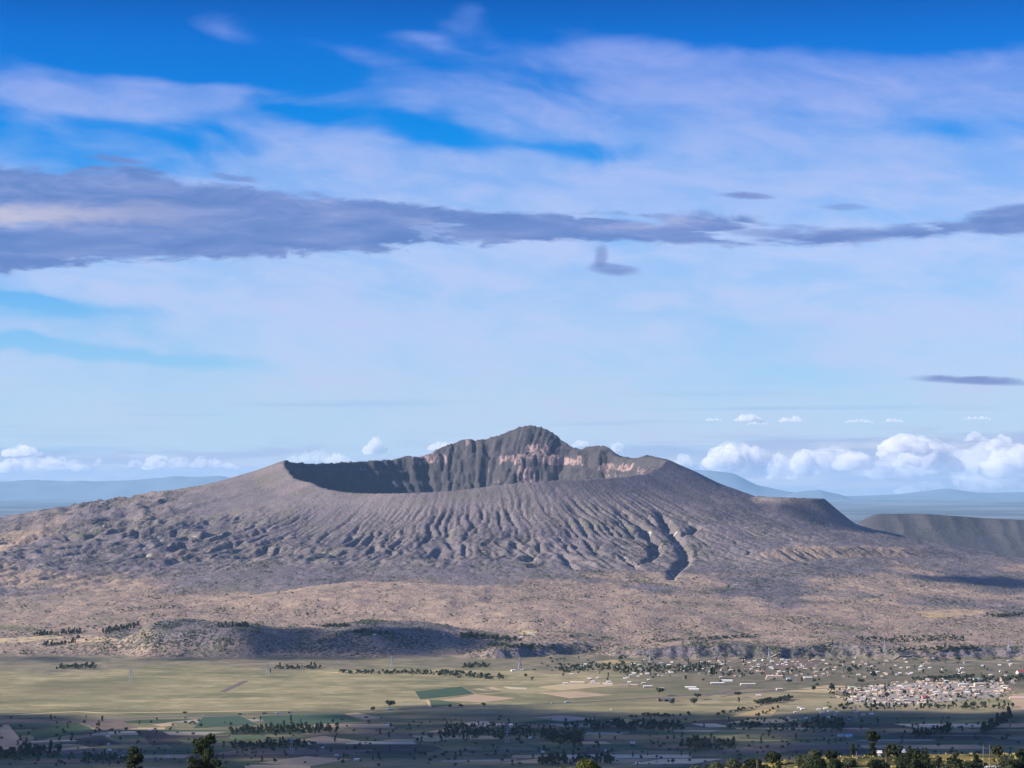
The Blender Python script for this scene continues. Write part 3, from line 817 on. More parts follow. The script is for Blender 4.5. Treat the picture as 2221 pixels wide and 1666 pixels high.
rs = np.random.default_rng(3)
blocks = {}
for gx in np.arange(-2500, 2600, 230):
    for gy in np.arange(2900, 6700, 230):
        x = gx + rs.uniform(-70, 70); y = gy + rs.uniform(-70, 70)
        px = W_ / 2 + F * x / y
        lim = np.interp(px, [0, 250, 450, 620, 900, 1300, 1500, 1600, 1800, 2100, 2221], [6080, 6100, 6280, 6500, 6640, 6650, 6480, 6330, 6480, 6440, 6380])
        if y + 170 > lim + 520 * perlin(x / 420 + 9, .5, 402) + 300 * perlin(x / 150 + 2, .5, 403): continue
        if perlin(x / 420 + 3, y / 420, 401) > .26: continue
        key = (int((gx + 2500) // 1150), int((gy - 2900) // 1300))
        blocks.setdefault(key, []).append((x, y, 0, rs.uniform(170, 240), rs.uniform(170, 230)))
for k, (key, sp) in enumerate(sorted(blocks.items())):
    shade_cloud(sp, 'flat grey bottomed cloud high over the near valley', 500 + k * 31)


def gsp(px, py, rx, ry):
    p = ground_at(px, py); return (p[0], p[1], p[2], rx, ry)


shade_cloud([gsp(690, 1402, 120, 90), gsp(760, 1400, 150, 150), gsp(830, 1395, 150, 170), gsp(900, 1396, 150, 150), gsp(960, 1392, 130, 110), gsp(720, 1384, 130, 130), gsp(860, 1378, 140, 130), gsp(930, 1380, 130, 120), gsp(680, 1420, 140, 90), gsp(790, 1420, 150, 90), gsp(1000, 1395, 120, 110)],
            'cloud shading the wooded hill below the volcano', 901)
shade_cloud([gsp(620, 1404, 80, 80), gsp(480, 1428, 130, 55), gsp(560, 1430, 140, 60)], 'cloud shading the foot of the round hill', 941)
shade_cloud([gsp(1660, 1100, 90, 60), gsp(1710, 1110, 100, 70), gsp(1760, 1118, 110, 80), gsp(1810, 1128, 100, 80)], 'added unseen cloud that darkens the side cone of the volcano', 1061)  # cloud out of view, added to darken the flank of the cone
shade_cloud([gsp(2060, 1258, 150, 130), gsp(2110, 1262, 170, 170), gsp(2170, 1265, 180, 190), gsp(2221, 1268, 180, 200), gsp(2290, 1268, 180, 200)],
            'cloud shading the far right slope', 981)
shade_cloud([gsp(90, 1427, 140, 60), gsp(200, 1430, 150, 70), gsp(320, 1432, 160, 70), gsp(20, 1425, 130, 60)], 'cloud shading the low bank left of the round hill', 1021)

# ------------------------------------------------------------------ fields, roads
FIELD_MATS = {}


def field_mat(key):
    if key in FIELD_MATS: return FIELD_MATS[key]
    pal = {'green': (.085, .115, .06), 'dkgreen': (.055, .085, .045), 'teal': (.060, .095, .058), 'plough': (.070, .055, .048), 'brown': (.16, .12, .095),
           'tan': (.40, .29, .18), 'gold': (.40, .295, .135), 'pale': (.52, .43, .30), 'olive': (.17, .16, .085), 'red': (.28, .13, .10), 'straw': (.44, .34, .19), 'grey': (.30, .26, .21)}
    m, g, b = material('field_' + key, .95, .05)
    p = g.n('ShaderNodeNewGeometry').outputs['Position']; x, y, z = g.sep(p)
    n = g.noise(g.xyz(g.mul(x, 1 / 60), g.mul(y, 1 / 14), 0.0), 1.0, 4.0, .6); n2 = g.noise(p, 1 / 90, 3.0, .5)
    c = pal[key]
    cc = g.mix(n, tuple(v * .68 for v in c), tuple(min(v * 1.3, 1) for v in c))
    cc = g.mix(g.ss(n2, .45, .75, 0, .4), cc, tuple(v * .6 for v in c))
    g.put(b.inputs['Base Color'], cc); FIELD_MATS[key] = m; return m


def drape_quad(name, corners, mat, hgt=.5, nmax=14):
    """corners: 4 ground points (x, y) in order round the field"""
    C = np.array([c[:2] for c in corners], float)
    n1 = int(np.clip(max(np.hypot(*(C[1] - C[0])), np.hypot(*(C[2] - C[3]))) / 40, 2, nmax)); n2 = int(np.clip(max(np.hypot(*(C[3] - C[0])), np.hypot(*(C[2] - C[1]))) / 40, 2, nmax))
    s, t = np.meshgrid(np.linspace(0, 1, n1 + 1), np.linspace(0, 1, n2 + 1))
    P = ((1 - s) * (1 - t))[..., None] * C[0] + (s * (1 - t))[..., None] * C[1] + (s * t)[..., None] * C[2] + ((1 - s) * t)[..., None] * C[3]
    z = sample(HZ, P[..., 0].ravel(), P[..., 1].ravel())
    V = np.column_stack([P.reshape(-1, 2), z + hgt]); m = n1 + 1
    j, i = np.meshgrid(np.arange(n2), np.arange(n1), indexing='ij'); q = (j * m + i).ravel()
    Fq = [np.stack([q, q + 1, q + 1 + m, q + m], 1)]
    # crop edge down to the soil
    ring = list(range(m)) + [k * m + n1 for k in range(1, n2 + 1)] + [n2 * m + k for k in range(n1 - 1, -1, -1)] + [k * m for k in range(n2 - 1, 0, -1)]
    nb = len(V); low = V[ring].copy(); low[:, 2] -= hgt + 1.0; V = np.vstack([V, low])
    L = len(ring); Fq.append(np.array([[ring[k], nb + k, nb + (k + 1) % L, ring[(k + 1) % L]] for k in range(L)]))
    org = V.mean(0); org[2] = z.min()
    o = bpy.data.objects.new(name, mesh_np(name, V - org, np.concatenate(Fq), [mat])); o.location = org
    return link(o)


def field_px(pts, key, hgt=.5):
    return tag(drape_quad('field', [ground_at(*p) for p in pts], field_mat(key), hgt), kind='structure')


for pts, key in [
    ([(900, 1500), (1000, 1490), (1029, 1505), (912, 1517)], 'teal'), ([(1002, 1490), (1037, 1486), (1088, 1500), (1032, 1505)], 'olive'),
    ([(1020, 1495.5), (1070, 1490.5), (1088, 1498), (1060, 1499)], 'straw'), ([(1092, 1490), (1143, 1492.5), (1143, 1495.5), (1105, 1493.5)], 'pale'),
    ([(958, 1519), (1032, 1507), (1120, 1515), (1052, 1524)], 'tan'), ([(932, 1519), (957, 1519.5), (1002, 1526), (937, 1535)], 'green'),
    ([(1168, 1491), (1240, 1481), (1345, 1487), (1228, 1497)], 'straw'), ([(1170, 1503), (1250, 1500), (1330, 1508), (1240, 1515)], 'tan'),
    ([(0, 1574), (18, 1572), (62, 1626), (0, 1629)], 'tan'), ([(1582, 1555), (1642, 1540), (1688, 1538), (1674, 1555)], 'gold'),
    ([(643, 1606), (702, 1597), (779, 1608), (744, 1613)], 'tan'), ([(562, 1655), (664, 1641), (762, 1648), (668, 1663)], 'tan'),
    ([(62, 1618), (150, 1615), (176, 1617), (72, 1621)], 'straw'), ([(66, 1609), (155, 1605), (170, 1608), (72, 1611)], 'pale'),
    ([(88, 1627), (190, 1619), (205, 1622), (118, 1631)], 'tan'), ([(232, 1588), (292, 1586), (297, 1590), (240, 1592)], 'pale'), ([(242, 1602), (268, 1597), (300, 1597), (325, 1603)], 'green'),
    ([(298, 1588), (345, 1583), (398, 1612), (330, 1618)], 'plough'), ([(160, 1603), (220, 1597), (262, 1614), (190, 1622)], 'plough'),
    ([(170, 1567), (260, 1563), (300, 1580), (215, 1586)], 'brown'), ([(330, 1572), (368, 1568), (385, 1574), (350, 1577)], 'tan'), ([(60, 1586), (165, 1568), (208, 1584), (80, 1606)], 'dkgreen'),
    ([(440, 1556), (520, 1553), (560, 1572), (420, 1580)], 'teal'), ([(560, 1554), (740, 1549), (790, 1564), (590, 1580)], 'teal'), ([(748, 1549), (775, 1546), (830, 1558), (795, 1562)], 'tan'),
    ([(1050, 1556), (1130, 1552), (1200, 1560), (1090, 1570)], 'olive'), ([(1320, 1563), (1360, 1560), (1402, 1569), (1380, 1572)], 'gold'), ([(1152, 1557), (1215, 1552), (1300, 1560), (1220, 1566)], 'grey'),
    ([(958, 1650), (1120, 1647), (1122, 1651), (965, 1654)], 'grey'), ([(1010, 1639), (1095, 1628), (1130, 1630), (1035, 1643)], 'brown'), ([(0, 1356), (70, 1357), (75, 1363), (0, 1364)], 'olive'),
    ([(100, 1390), (225, 1380), (260, 1388), (180, 1397)], 'tan'), ([(0, 1386), (85, 1376), (150, 1384), (0, 1398)], 'straw'), ([(1118, 1374), (1134, 1368), (1165, 1369), (1160, 1379)], 'straw'),
    ([(1070, 1396), (1090, 1388), (1105, 1390), (1112, 1400)], 'olive'), ([(1285, 1436), (1330, 1432), (1392, 1436), (1340, 1440)], 'gold'),
    ([(1835, 1522), (1880, 1486), (2170, 1476), (2170, 1512)], 'grey'), ([(1900, 1534), (1835, 1522), (2170, 1512), (2080, 1520)], 'grey'),
    ([(1700, 1500), (1790, 1487), (1855, 1489), (1800, 1503)], 'straw'), ([(2196, 1507), (2221, 1505), (2260, 1540), (2190, 1540)], 'tan'), ([(1805, 1366), (1815, 1360), (1878, 1360), (1872, 1368)], 'olive'),
    ([(1985, 1328), (2080, 1320), (2150, 1326), (2080, 1340)], 'tan'), ([(1985, 1333), (2050, 1330), (2110, 1338), (2040, 1341)], 'gold'), ([(1876, 1302), (1900, 1298), (1912, 1302), (1890, 1305)], 'gold'),
    ([(1985, 1412), (2060, 1404), (2080, 1410), (2020, 1418)], 'olive'), ([(1640, 1448), (1740, 1430), (1790, 1432), (1740, 1452)], 'brown'), ([(1000, 1570), (1050, 1564), (1080, 1570), (1010, 1576)], 'grey'),
]:
    field_px(pts, key)

# patchwork of small plots over the near valley floor
rs = np.random.default_rng(12)
keys = ['straw', 'tan', 'pale', 'plough', 'plough', 'dkgreen', 'green', 'brown', 'brown', 'olive', 'grey', 'teal', 'tan', 'dkgreen', 'plough', 'grey', 'brown', 'olive']
yy = 5080.0; nplots = 0
while yy < 6330:
    dep = rs.uniform(45, 130); xx = -1500 + rs.uniform(-80, 0); shear = rs.uniform(-.5, .9)
    while xx < 1500:
        wd = rs.uniform(70, 330)
        if rs.random() < .62 and abs(xx + wd / 2) < .225 * yy + 60 and nplots < 210:
            a = rs.uniform(-12, 12, 4); i = rs.uniform(2, 8)
            drape = drape_quad('field', [(xx + i, yy + i + a[0]), (xx + wd - i, yy + i + a[1]), (xx + wd - i + shear * dep, yy + dep - i + a[2] * .4), (xx + i + shear * dep, yy + dep - i + a[3] * .4)],
                               field_mat(keys[rs.integers(len(keys))]), rs.uniform(.25, .42), 8)
            tag(drape, kind='structure'); nplots += 1
        xx += wd
    yy += dep + rs.uniform(2, 16)


def ribbon(name, pts, width, mat, lift=.6, thick=.8):
    P = np.array([ground_at(*p)[:2] if len(p) == 2 else p[:2] for p in pts])
    seg = np.hypot(*np.diff(P, axis=0).T); s = np.concatenate([[0], np.cumsum(seg)])
    n = max(int(s[-1] / 25), 4); ts = np.linspace(0, s[-1], n + 1)
    C = np.column_stack([np.interp(ts, s, P[:, 0]), np.interp(ts, s, P[:, 1])])
    k = np.ones(5) / 5
    for c in (0, 1):
        pad = np.pad(C[:, c], 2, mode='edge'); C[:, c] = np.convolve(pad, k, 'valid')
    T = np.gradient(C, axis=0); T /= np.linalg.norm(T, axis=1)[:, None]; N = np.column_stack([-T[:, 1], T[:, 0]])
    L = C + N * width / 2; Rr = C - N * width / 2
    zl = np.maximum(sample(HZ, L[:, 0], L[:, 1]), sample(HZ, Rr[:, 0], Rr[:, 1])) + lift
    V = np.concatenate([np.column_stack([L, zl]), np.column_stack([Rr, zl]), np.column_stack([L, zl - thick - lift]), np.column_stack([Rr, zl - thick - lift])])
    m = n + 1; i = np.arange(n)
    Fq = np.concatenate([np.stack([i, i + m, i + 1 + m, i + 1], 1), np.stack([i + 2 * m, i, i + 1, i + 1 + 2 * m], 1), np.stack([i + m, i + 3 * m, i + 1 + 3 * m, i + 1 + m], 1)])
    org = V[0].copy()
    o = bpy.data.objects.new(name, mesh_np(name, V - org, Fq, [mat])); o.location = org
    tag(link(o), kind='structure'); return C, zl


MAT_ASPH = plain_mat('asphalt', (.055, .055, .058), .2, .05)
MAT_SHOULDER = plain_mat('road_shoulder', (.34, .28, .20), .25, .03)
MAT_DIRT = plain_mat('dirt_track', (.52, .39, .20), .2, .02)
MAT_DIRT2 = plain_mat('brown_track', (.15, .11, .09), .2, .02)
HW = [(-60, 1571), (0, 1569), (180, 1563.5), (300, 1558.5), (420, 1554), (560, 1550), (700, 1545.5), (830, 1541), (935, 1537.5), (1000, 1535.5), (1100, 1531), (1225, 1526), (1320, 1520.5), (1430, 1513.5), (1500, 1508),
      (1600, 1503), (1720, 1497), (1860, 1490)]
ribbon('road_shoulder', HW, 22, MAT_SHOULDER, .45)
HWC, HWZ = ribbon('road', HW, 12, MAT_ASPH, .75)
ribbon('path', [(-30, 1552), (60, 1550.5), (110, 1547), (160, 1543.5), (185, 1543.5), (205, 1547), (240, 1548), (320, 1545.5), (430, 1545), (560, 1541.5), (640, 1540.5)], 15, MAT_DIRT, .4)
ribbon('path', [(926, 1518), (930, 1524), (934, 1535)], 6, MAT_DIRT, .55)
ribbon('path', [(480, 1502), (505, 1490), (535, 1476)], 18, MAT_DIRT2, .4)
ribbon('path', [(1525, 1511), (1570, 1502), (1612, 1493), (1632, 1487)], 14, MAT_DIRT2, .4)
ribbon('path', [(1560, 1512), (1640, 1500), (1720, 1494)], 9, MAT_DIRT2, .4)
ribbon('path', [(655, 1459), (700, 1457), (745, 1460)], 16, MAT_DIRT, .4)
ribbon('path', [(505, 1443), (575, 1440), (625, 1441)], 14, MAT_SHOULDER, .4)
ribbon('path', [(1590, 1431), (1660, 1428), (1720, 1425)], 12, MAT_SHOULDER, .4)
ribbon('path', [(1905, 1433), (2000, 1425), (2100, 1432), (2221, 1440)], 8, MAT_SHOULDER, .4)

# ------------------------------------------------------------------ trees
def leaf_mat(name, a, b_):
    m, g, b = material(name, .8, .1)
    n = g.noise(g.n('ShaderNodeTexCoord').outputs['Object'], .9, 3.0, .6)
    oi = g.n('ShaderNodeObjectInfo').outputs['Random']
    c = g.mix(g.m('ADD', g.mul(n, .7), g.mul(oi, .35), clamp=True), a, b_); g.put(b.inputs['Base Color'], c)
    tr = g.n('ShaderNodeBsdfTranslucent'); g.put(tr.inputs[0], g.mix(.5, c, b_))
    ms = g.n('ShaderNodeMixShader'); ms.inputs[0].default_value = .25
    g.nt.links.new(b.outputs[0], ms.inputs[1]); g.nt.links.new(tr.outputs[0], ms.inputs[2]); g.nt.links.new(ms.outputs[0], g.nt.nodes['Material Output'].inputs['Surface'])
    return m


LEAF_D = leaf_mat('foliage_dark', (.016, .026, .014), (.046, .060, .024))
LEAF_M = leaf_mat('foliage_grey_green', (.045, .058, .034), (.105, .115, .060))
LEAF_Y = leaf_mat('foliage_sunny', (.07, .085, .022), (.17, .17, .045))
BARK = plain_mat('bark', (.16, .12, .09), .3, 2.0)


def tube(P, R, sides=6):
    P = np.array(P, float); n = len(P); V = []; Fq = []
    for k in range(n):
        t = P[min(k + 1, n - 1)] - P[max(k - 1, 0)]; t /= np.linalg.norm(t) + 1e-9
        a = np.cross(t, [0.3, 1, 0.2]); a /= np.linalg.norm(a); b = np.cross(t, a)
        for s in range(sides):
            an = 2 * math.pi * s / sides; V.append(P[k] + R[k] * (math.cos(an) * a + math.sin(an) * b))
    for k in range(n - 1):
        for s in range(sides):
            s2 = (s + 1) % sides; Fq.append([k * sides + s, k * sides + s2, (k + 1) * sides + s2, (k + 1) * sides + s])
    return np.array(V), np.array(Fq)


def leaves(centers, radii, count, size, rs, squash=.8):
    """leaf sprays scattered through a set of clumps"""
    centers = np.array(centers); radii = np.array(radii); pr = radii ** 2 / (radii ** 2).sum()
    k = rs.choice(len(centers), count, p=pr)
    d = rs.normal(size=(count, 3)); d /= np.linalg.norm(d, axis=1)[:, None]
    rad = radii[k] * rs.uniform(.35, 1.05, count) ** .5
    c = centers[k] + d * rad[:, None] * np.array([1, 1, squash])
    nrm = d + rs.normal(size=(count, 3)) * .6; nrm /= np.linalg.norm(nrm, axis=1)[:, None]
    a = np.cross(nrm, rs.normal(size=(count, 3))); a /= np.linalg.norm(a, axis=1)[:, None] + 1e-9; b = np.cross(nrm, a)
    s = size * rs.uniform(.6, 1.35, count)[:, None]
    V = np.stack([c - a * s, c + b * s * .55, c + a * s, c - b * s * .55], 1).reshape(-1, 3)
    Fq = np.arange(count * 4).reshape(-1, 4); return V, Fq


def tree_meshes(kind, seed, nleaf, leaf, mat, height=10.0, width=8.0):
    """returns (trunk mesh, crown mesh) for a tree standing at the origin"""
    rs = np.random.default_rng(seed); C = []; Rr = []; TV = []; TF = []; n = 0
    def addtube(P, R, sides=6):
        nonlocal n
        v, f = tube(P, R, sides); TV.append(v); TF.append(f + n); n += len(v)
    h, w = height, width
    lean = rs.uniform(-.05, .05, 2) * h
    top = .92 if kind in ('tall', 'cypress') else .6
    addtube([(0, 0, -.4), (lean[0] * .3, lean[1] * .3, h * .3), (lean[0], lean[1], h * top)], [h * .028, h * .02, h * .008])
    if kind == 'round':
        nl = 11
        for i in range(nl):
            a = rs.uniform(0, 2 * math.pi); rr = w * .5 * rs.uniform(.15, .72); z = h * rs.uniform(.42, .84)
            C.append((math.cos(a) * rr, math.sin(a) * rr, z)); Rr.append(w * rs.uniform(.16, .26))
        C.append((lean[0], lean[1], h * .82)); Rr.append(w * .22)
    elif kind == 'flat':
        for i in range(12):
            a = rs.uniform(0, 2 * math.pi); rr = w * .5 * rs.uniform(.2, .85); z = h * rs.uniform(.7, .9)
            C.append((math.cos(a) * rr, math.sin(a) * rr, z)); Rr.append(w * rs.uniform(.12, .18))
    elif kind == 'cypress':
        for i in range(16):
            t = (i + .5) / 16; rr = w * .5 * (1 - t) ** .8 * .55; a = rs.uniform(0, 6.28)
            C.append((math.cos(a) * rr, math.sin(a) * rr, h * (.08 + .88 * t))); Rr.append(w * (.10 + .24 * (1 - t)))
    elif kind == 'tall':
        for i in range(30):
            t = rs.uniform(.2, 1.0); a = rs.uniform(0, 6.28); rr = w * .5 * rs.uniform(.15, 1.05) * (1.12 - t * .82)
            C.append((lean[0] * t + math.cos(a) * rr, lean[1] * t + math.sin(a) * rr, h * t * .96)); Rr.append(w * rs.uniform(.06, .135))
    elif kind == 'bush':
        for i in range(9):
            a = rs.uniform(0, 6.28); rr = w * .5 * rs.uniform(0, .7); C.append((math.cos(a) * rr, math.sin(a) * rr, h * rs.uniform(.25, .75))); Rr.append(w * rs.uniform(.15, .27))
    for c in C[::2]:
        c = np.array(c); z0 = min(c[2] * .62, h * top * .9)
        addtube([(lean[0] * z0 / h, lean[1] * z0 / h, z0), (c[0] * .5, c[1] * .5, (z0 + c[2]) / 2), c], [h * .011, h * .008, h * .003], 5)
    tm = mesh_np('trunk', np.concatenate(TV), np.concatenate(TF), [BARK])
    v, f = leaves(C, Rr, nleaf, leaf, rs)
    cm = mesh_np('crown', v, f, [mat])
    return tm, cm


def joined(tm, cm, name='tree'):
    """trunk and crown in one small mesh for trees only a few pixels high"""
    def arr(me):
        v = np.empty(len(me.vertices) * 3, np.float32); me.vertices.foreach_get('co', v)
        f = np.empty(len(me.loops), np.int32); me.loops.foreach_get('vertex_index', f); return v.reshape(-1, 3), f.reshape(-1, 4)
    a, fa = arr(tm); b, fb = arr(cm)
    me = mesh_np(name, np.concatenate([a, b]), np.concatenate([fa, fb + len(a)]), [BARK, cm.materials[0]], [0] * len(fa) + [1] * len(fb))
    return me, (a, fa, b, fb)


SMALL = []
for i, (kd, h, w, mt) in enumerate([('round', 10, 11, LEAF_D), ('round', 8, 10, LEAF_M), ('bush', 5, 8, LEAF_M), ('tall', 15, 8, LEAF_D), ('cypress', 14, 6, LEAF_D), ('flat', 9, 13, LEAF_D), ('round', 11, 10, LEAF_M)]):
    tm, cm = tree_meshes(kd, 40 + i, 110, 1.5, mt, h, w); SMALL.append((kd,) + joined(tm, cm))
    bpy.data.meshes.remove(tm); bpy.data.meshes.remove(cm)

TREE_SPOTS = []      # (x, y, z, variant, scale, label, group)


def small_tree(px, py, var, sc, label, group):
    p = ground_at(px, py)
    o = bpy.data.objects.new('tree', SMALL[var][1]); o.location = (p[0], p[1], p[2] - .2); o.scale = (sc, sc, sc * rs.uniform(.9, 1.15)); o.rotation_euler = (0, 0, rs.uniform(0, 6.28))
    return tag(link(o), label, 'tree', group)


rs = np.random.default_rng(77)
# trees one can pick out singly
for px, py, var, sc, lb in [
    (1546, 1472, 0, 3.0, 'largest dark round tree in the scattered village'), (1603, 1462, 0, 1.7, 'dark dense tree right of the largest village tree'),
    (845, 1539, 5, 2.6, 'broad dark tree over the white coach by the highway'), (808, 1543, 1, 1.5, 'lone dark tree left of the white coach'),
    (976, 1537, 0, 1.3, 'left one of three lone trees along the highway'), (1000, 1537, 5, 1.2, 'middle one of three lone trees along the highway'), (1048, 1534, 6, 1.4, 'right one of three lone trees along the highway'),
    (401, 1552, 5, 1.0, 'small dark tree beside the highway on the left'), (1346, 1435, 0, 2.0, 'square dark tree above the golden field'), (1350, 1447, 6, 2.0, 'dark tree below the golden field'),
    (1430, 1509, 5, 2.4, 'wide flat tree above the concrete underpass'), (1458, 1530, 0, 1.7, 'round tree right below the underpass'), (1506, 1530, 6, 2.2, 'bushy tree near the shadow edge below the village'),
    (1512, 1518, 5, 2.0, 'dark tree by the railway bank left end'), (1600, 1513, 5, 1.9, 'tree beside the small white roofed shed'), (1602, 1524, 3, 1.2, 'slim tree below the small white roofed shed'),
    (1765, 1500, 0, 1.7, 'dark tree at the left edge of the town'), (1772, 1490, 1, 1.4, 'tree in the straw field left of the town'), (1805, 1502, 0, 2.4, 'big dark tree beside the first town houses'),
    (1712, 1485, 5, 1.6, 'dark spreading tree below the long hall'), (1740, 1480, 3, 1.2, 'slim tree right of the long hall'), (1766, 1480, 1, 1.5, 'pale tree right of the slim one'),
    (1843, 1462, 0, 2.6, 'big dark tree left of the bare yard above town'), (1895, 1472, 0, 2.6, 'big dark tree right of the bare yard above town'), (1868, 1485, 5, 1.9, 'spreading tree at the top left of town'),
    (1924, 1517, 0, 2.0, 'round dark tree amid the dense roofs'), (1962, 1508, 0, 1.6, 'brown green tree amid the roofs near town centre'), (1919, 1494, 3, 1.1, 'bright green tree amid the upper roofs'),
    (170, 1388, 0, 2.0, 'lone dark tree in the reddish field on the left slope'), (187, 1391, 0, 1.1, 'small tree right of the lone dark one on the left slope'), (586, 1460, 3, .9, 'small tree at the foot of the second pylon'),
    (1128, 1452, 3, 1.3, 'slim green tree by the meadow below the pylon'), (1140, 1470, 0, 1.5, 'dark tree in the meadow right of the slim one'),
    (1240, 1386, 5, 1.5, 'lone tree on the bare slope above the bluff'), (1320, 1470, 3, 1.0, 'small tree left of the long sheds'), (2080, 1437, 5, 1.9, 'wide dark tree on the open plain right'), (2040, 1462, 1, 1.2, 'small tree at the plain edge above town'),
]:
    small_tree(px, py, var, sc, lb, 'trees standing alone')

WOODS = [  # (px0, py0, px1, py1, half thickness in rows, number, variants, label, group, scale)
    (75, 1379, 178, 1373, 2.5, 40, (0, 3, 4), 'dark tree of the upper plantation strip on the left slope', 'upper left plantation', 1.1),
    (222, 1372, 300, 1359, 4, 46, (0, 3, 4), 'dark tree of the square plantation left of the round hill', 'square plantation', 1.1),
    (92, 1401, 165, 1396, 1.5, 24, (0, 3), 'dark tree of the lower plantation strip on the left slope', 'lower left plantation', 1.0),
    (470, 1361, 560, 1358, 1.5, 26, (3, 4), 'slim dark tree in the row on top of the round hill', 'row on the round hill', 1.0),
    (125, 1450, 205, 1448, 4, 34, (0, 1, 6), 'dark tree of the grove at the plain edge on the left', 'grove at the plain edge', 1.1),
    (600, 1452, 700, 1450, 2, 30, (0, 1, 3), 'dark tree of the grove right of the second pylon', 'grove right of the second pylon', 1.0),
    (740, 1459, 1000, 1461, 3, 80, (0, 1, 2, 6), 'tree of the long belt between plain and bluff', 'tree belt at the plain edge', 1.0),
    (920, 1462, 1100, 1472, 4, 55, (0, 1, 2, 6), 'tree of the lower belt beside the meadow', 'belt beside the meadow', 1.0),
    (1005, 1448, 1060, 1446, 3, 26, (0, 1), 'dark tree of the small wood left of the meadow', 'small wood by the meadow', 1.1),
    (1210, 1452, 1320, 1448, 8, 60, (0, 1, 2, 6), 'tree among the scattered houses on the left of the village', 'left village trees', 1.0),
    (1320, 1455, 1560, 1450, 9, 95, (0, 1, 2, 3, 6), 'tree among the scattered houses of the village', 'village trees', 1.1),
    (1560, 1462, 1900, 1450, 9, 60, (0, 1, 2), 'tree among the far village houses above town', 'upper village trees', .9),
    (1800, 1512, 2190, 1500, 24, 150, (0, 1, 2), 'tree growing between the town houses', 'town trees', .8),
    (1800, 1538, 2200, 1535, 5, 95, (0, 1, 3, 6), 'dark tree of the shaded belt in front of town', 'belt in front of town', 1.35),
    (1985, 1475, 2110, 1470, 3, 50, (0, 1, 6), 'tree of the hedge line above town', 'hedge above town', 1.0),
    (2080, 1482, 2221, 1474, 5, 36, (0, 1, 6), 'tree on the right side of town', 'right town trees', 1.2),
    (1556, 1552, 1650, 1533, 1.2, 34, (0, 1, 2), 'dark bush of the hedge beside the golden plot', 'hedge beside the golden plot', 1.0),
    (1645, 1528, 1715, 1518, 2.5, 44, (0, 1), 'dark tree of the dense copse left of town', 'copse left of town', 1.15),
    (1690, 1536, 1640, 1556, 1.0, 20, (0, 2), 'dark bush of the hedge on the right of the golden plot', 'second hedge of the golden plot', .9),
    (500, 1590, 730, 1583, 4, 95, (0, 3, 4), 'dark tree of the long shaded wood left of centre', 'long shaded wood', 1.25),
    (505, 1622, 660, 1619, 3, 55, (0, 3), 'dark tree of the lower shaded wood left of centre', 'lower shaded wood', 1.15),
    (0, 1640, 130, 1636, 6, 60, (0, 3, 6), 'dark tree of the wood at the lower left corner', 'wood in the lower left', 1.4),
    (180, 1650, 300, 1655, 6, 30, (0, 3), 'dark tree of the shaded ground at lower left', 'lower left shaded trees', 1.2),
    (960, 1590, 1270, 1592, 8, 130, (0, 3, 6), 'dark tree of the broad shaded wood below the hamlet', 'broad wood below the hamlet', 1.25),
    (1190, 1605, 1260, 1612, 6, 45, (0, 3), 'dark tree of the dense shaded block right of centre', 'dense shaded block', 1.3),
    (1270, 1576, 1480, 1580, 5, 75, (0, 1, 3), 'dark tree of the shaded belt right of centre', 'shaded belt right of centre', 1.25),
    (1360, 1556, 1500, 1553, 2, 40, (0, 1), 'dark tree in the shaded hedge below the underpass', 'hedge below the underpass', 1.0),
    (1480, 1620, 1590, 1618, 5, 60, (0, 3, 6), 'dark tree of the shaded block at lower right', 'lower right shaded block', 1.35),
    (1590, 1575, 1760, 1580, 5, 50, (0, 1), 'dark tree of the shaded hedges around the red roofs', 'hedges round the red roofs', 1.1),
    (1765, 1575, 1830, 1578, 6, 40, (0, 1, 3), 'dark tree right of the red roofs', 'wood right of the red roofs', 1.25),
    (2130, 1590, 2190, 1555, 3.5, 48, (0, 3), 'dark tree of the slanting shaded wood at the right', 'slanting wood at the right', 1.5),
    (1985, 1600, 2060, 1588, 3, 28, (0, 3), 'dark tree of the short shaded row at the right', 'short shaded row', 1.4),
    (1170, 1655, 1330, 1652, 4, 60, (0, 3), 'dark tree of the shaded wood behind the sunny bush', 'wood behind the sunny bush', 1.3),
    (2140, 1338, 2221, 1336, 2, 34, (0, 1), 'dark tree of the grove on the far right slope', 'far right grove', 1.1),
    (690, 1361, 760, 1358, 2, 24, (0, 1), 'tree of the grove behind the shaded hill', 'grove behind the shaded hill', 1.0),
    (760, 1372, 850, 1376, 2.5, 26, (0, 1), 'tree on the top of the shaded hill', 'trees on the shaded hill', 1.0),
    (1000, 1380, 1125, 1390, 4, 60, (0, 1, 6), 'tree of the wood right of the shaded hill', 'wood right of the shaded hill', 1.1),
    (1060, 1400, 1200, 1408, 3.5, 55, (0, 1, 2), 'tree of the scrubby belt above the bluff', 'belt above the bluff', 1.0),
    (1390, 1392, 1640, 1382, 2.5, 60, (1, 2), 'bushy tree of the thin belt on top of the bluff', 'thin belt on the bluff', .95),
    (1860, 1390, 2100, 1385, 6, 80, (0, 1, 2), 'tree of the wood on the right end of the bluff', 'wood at the bluff end', 1.0),
    (1950, 1412, 2120, 1408, 3, 60, (0, 1), 'tree of the grove below the bluff end', 'grove below the bluff', 1.0),
]
tot_small = 37; BUDGET = 262; wantw = sum(w[5] for w in WOODS)
REST = []
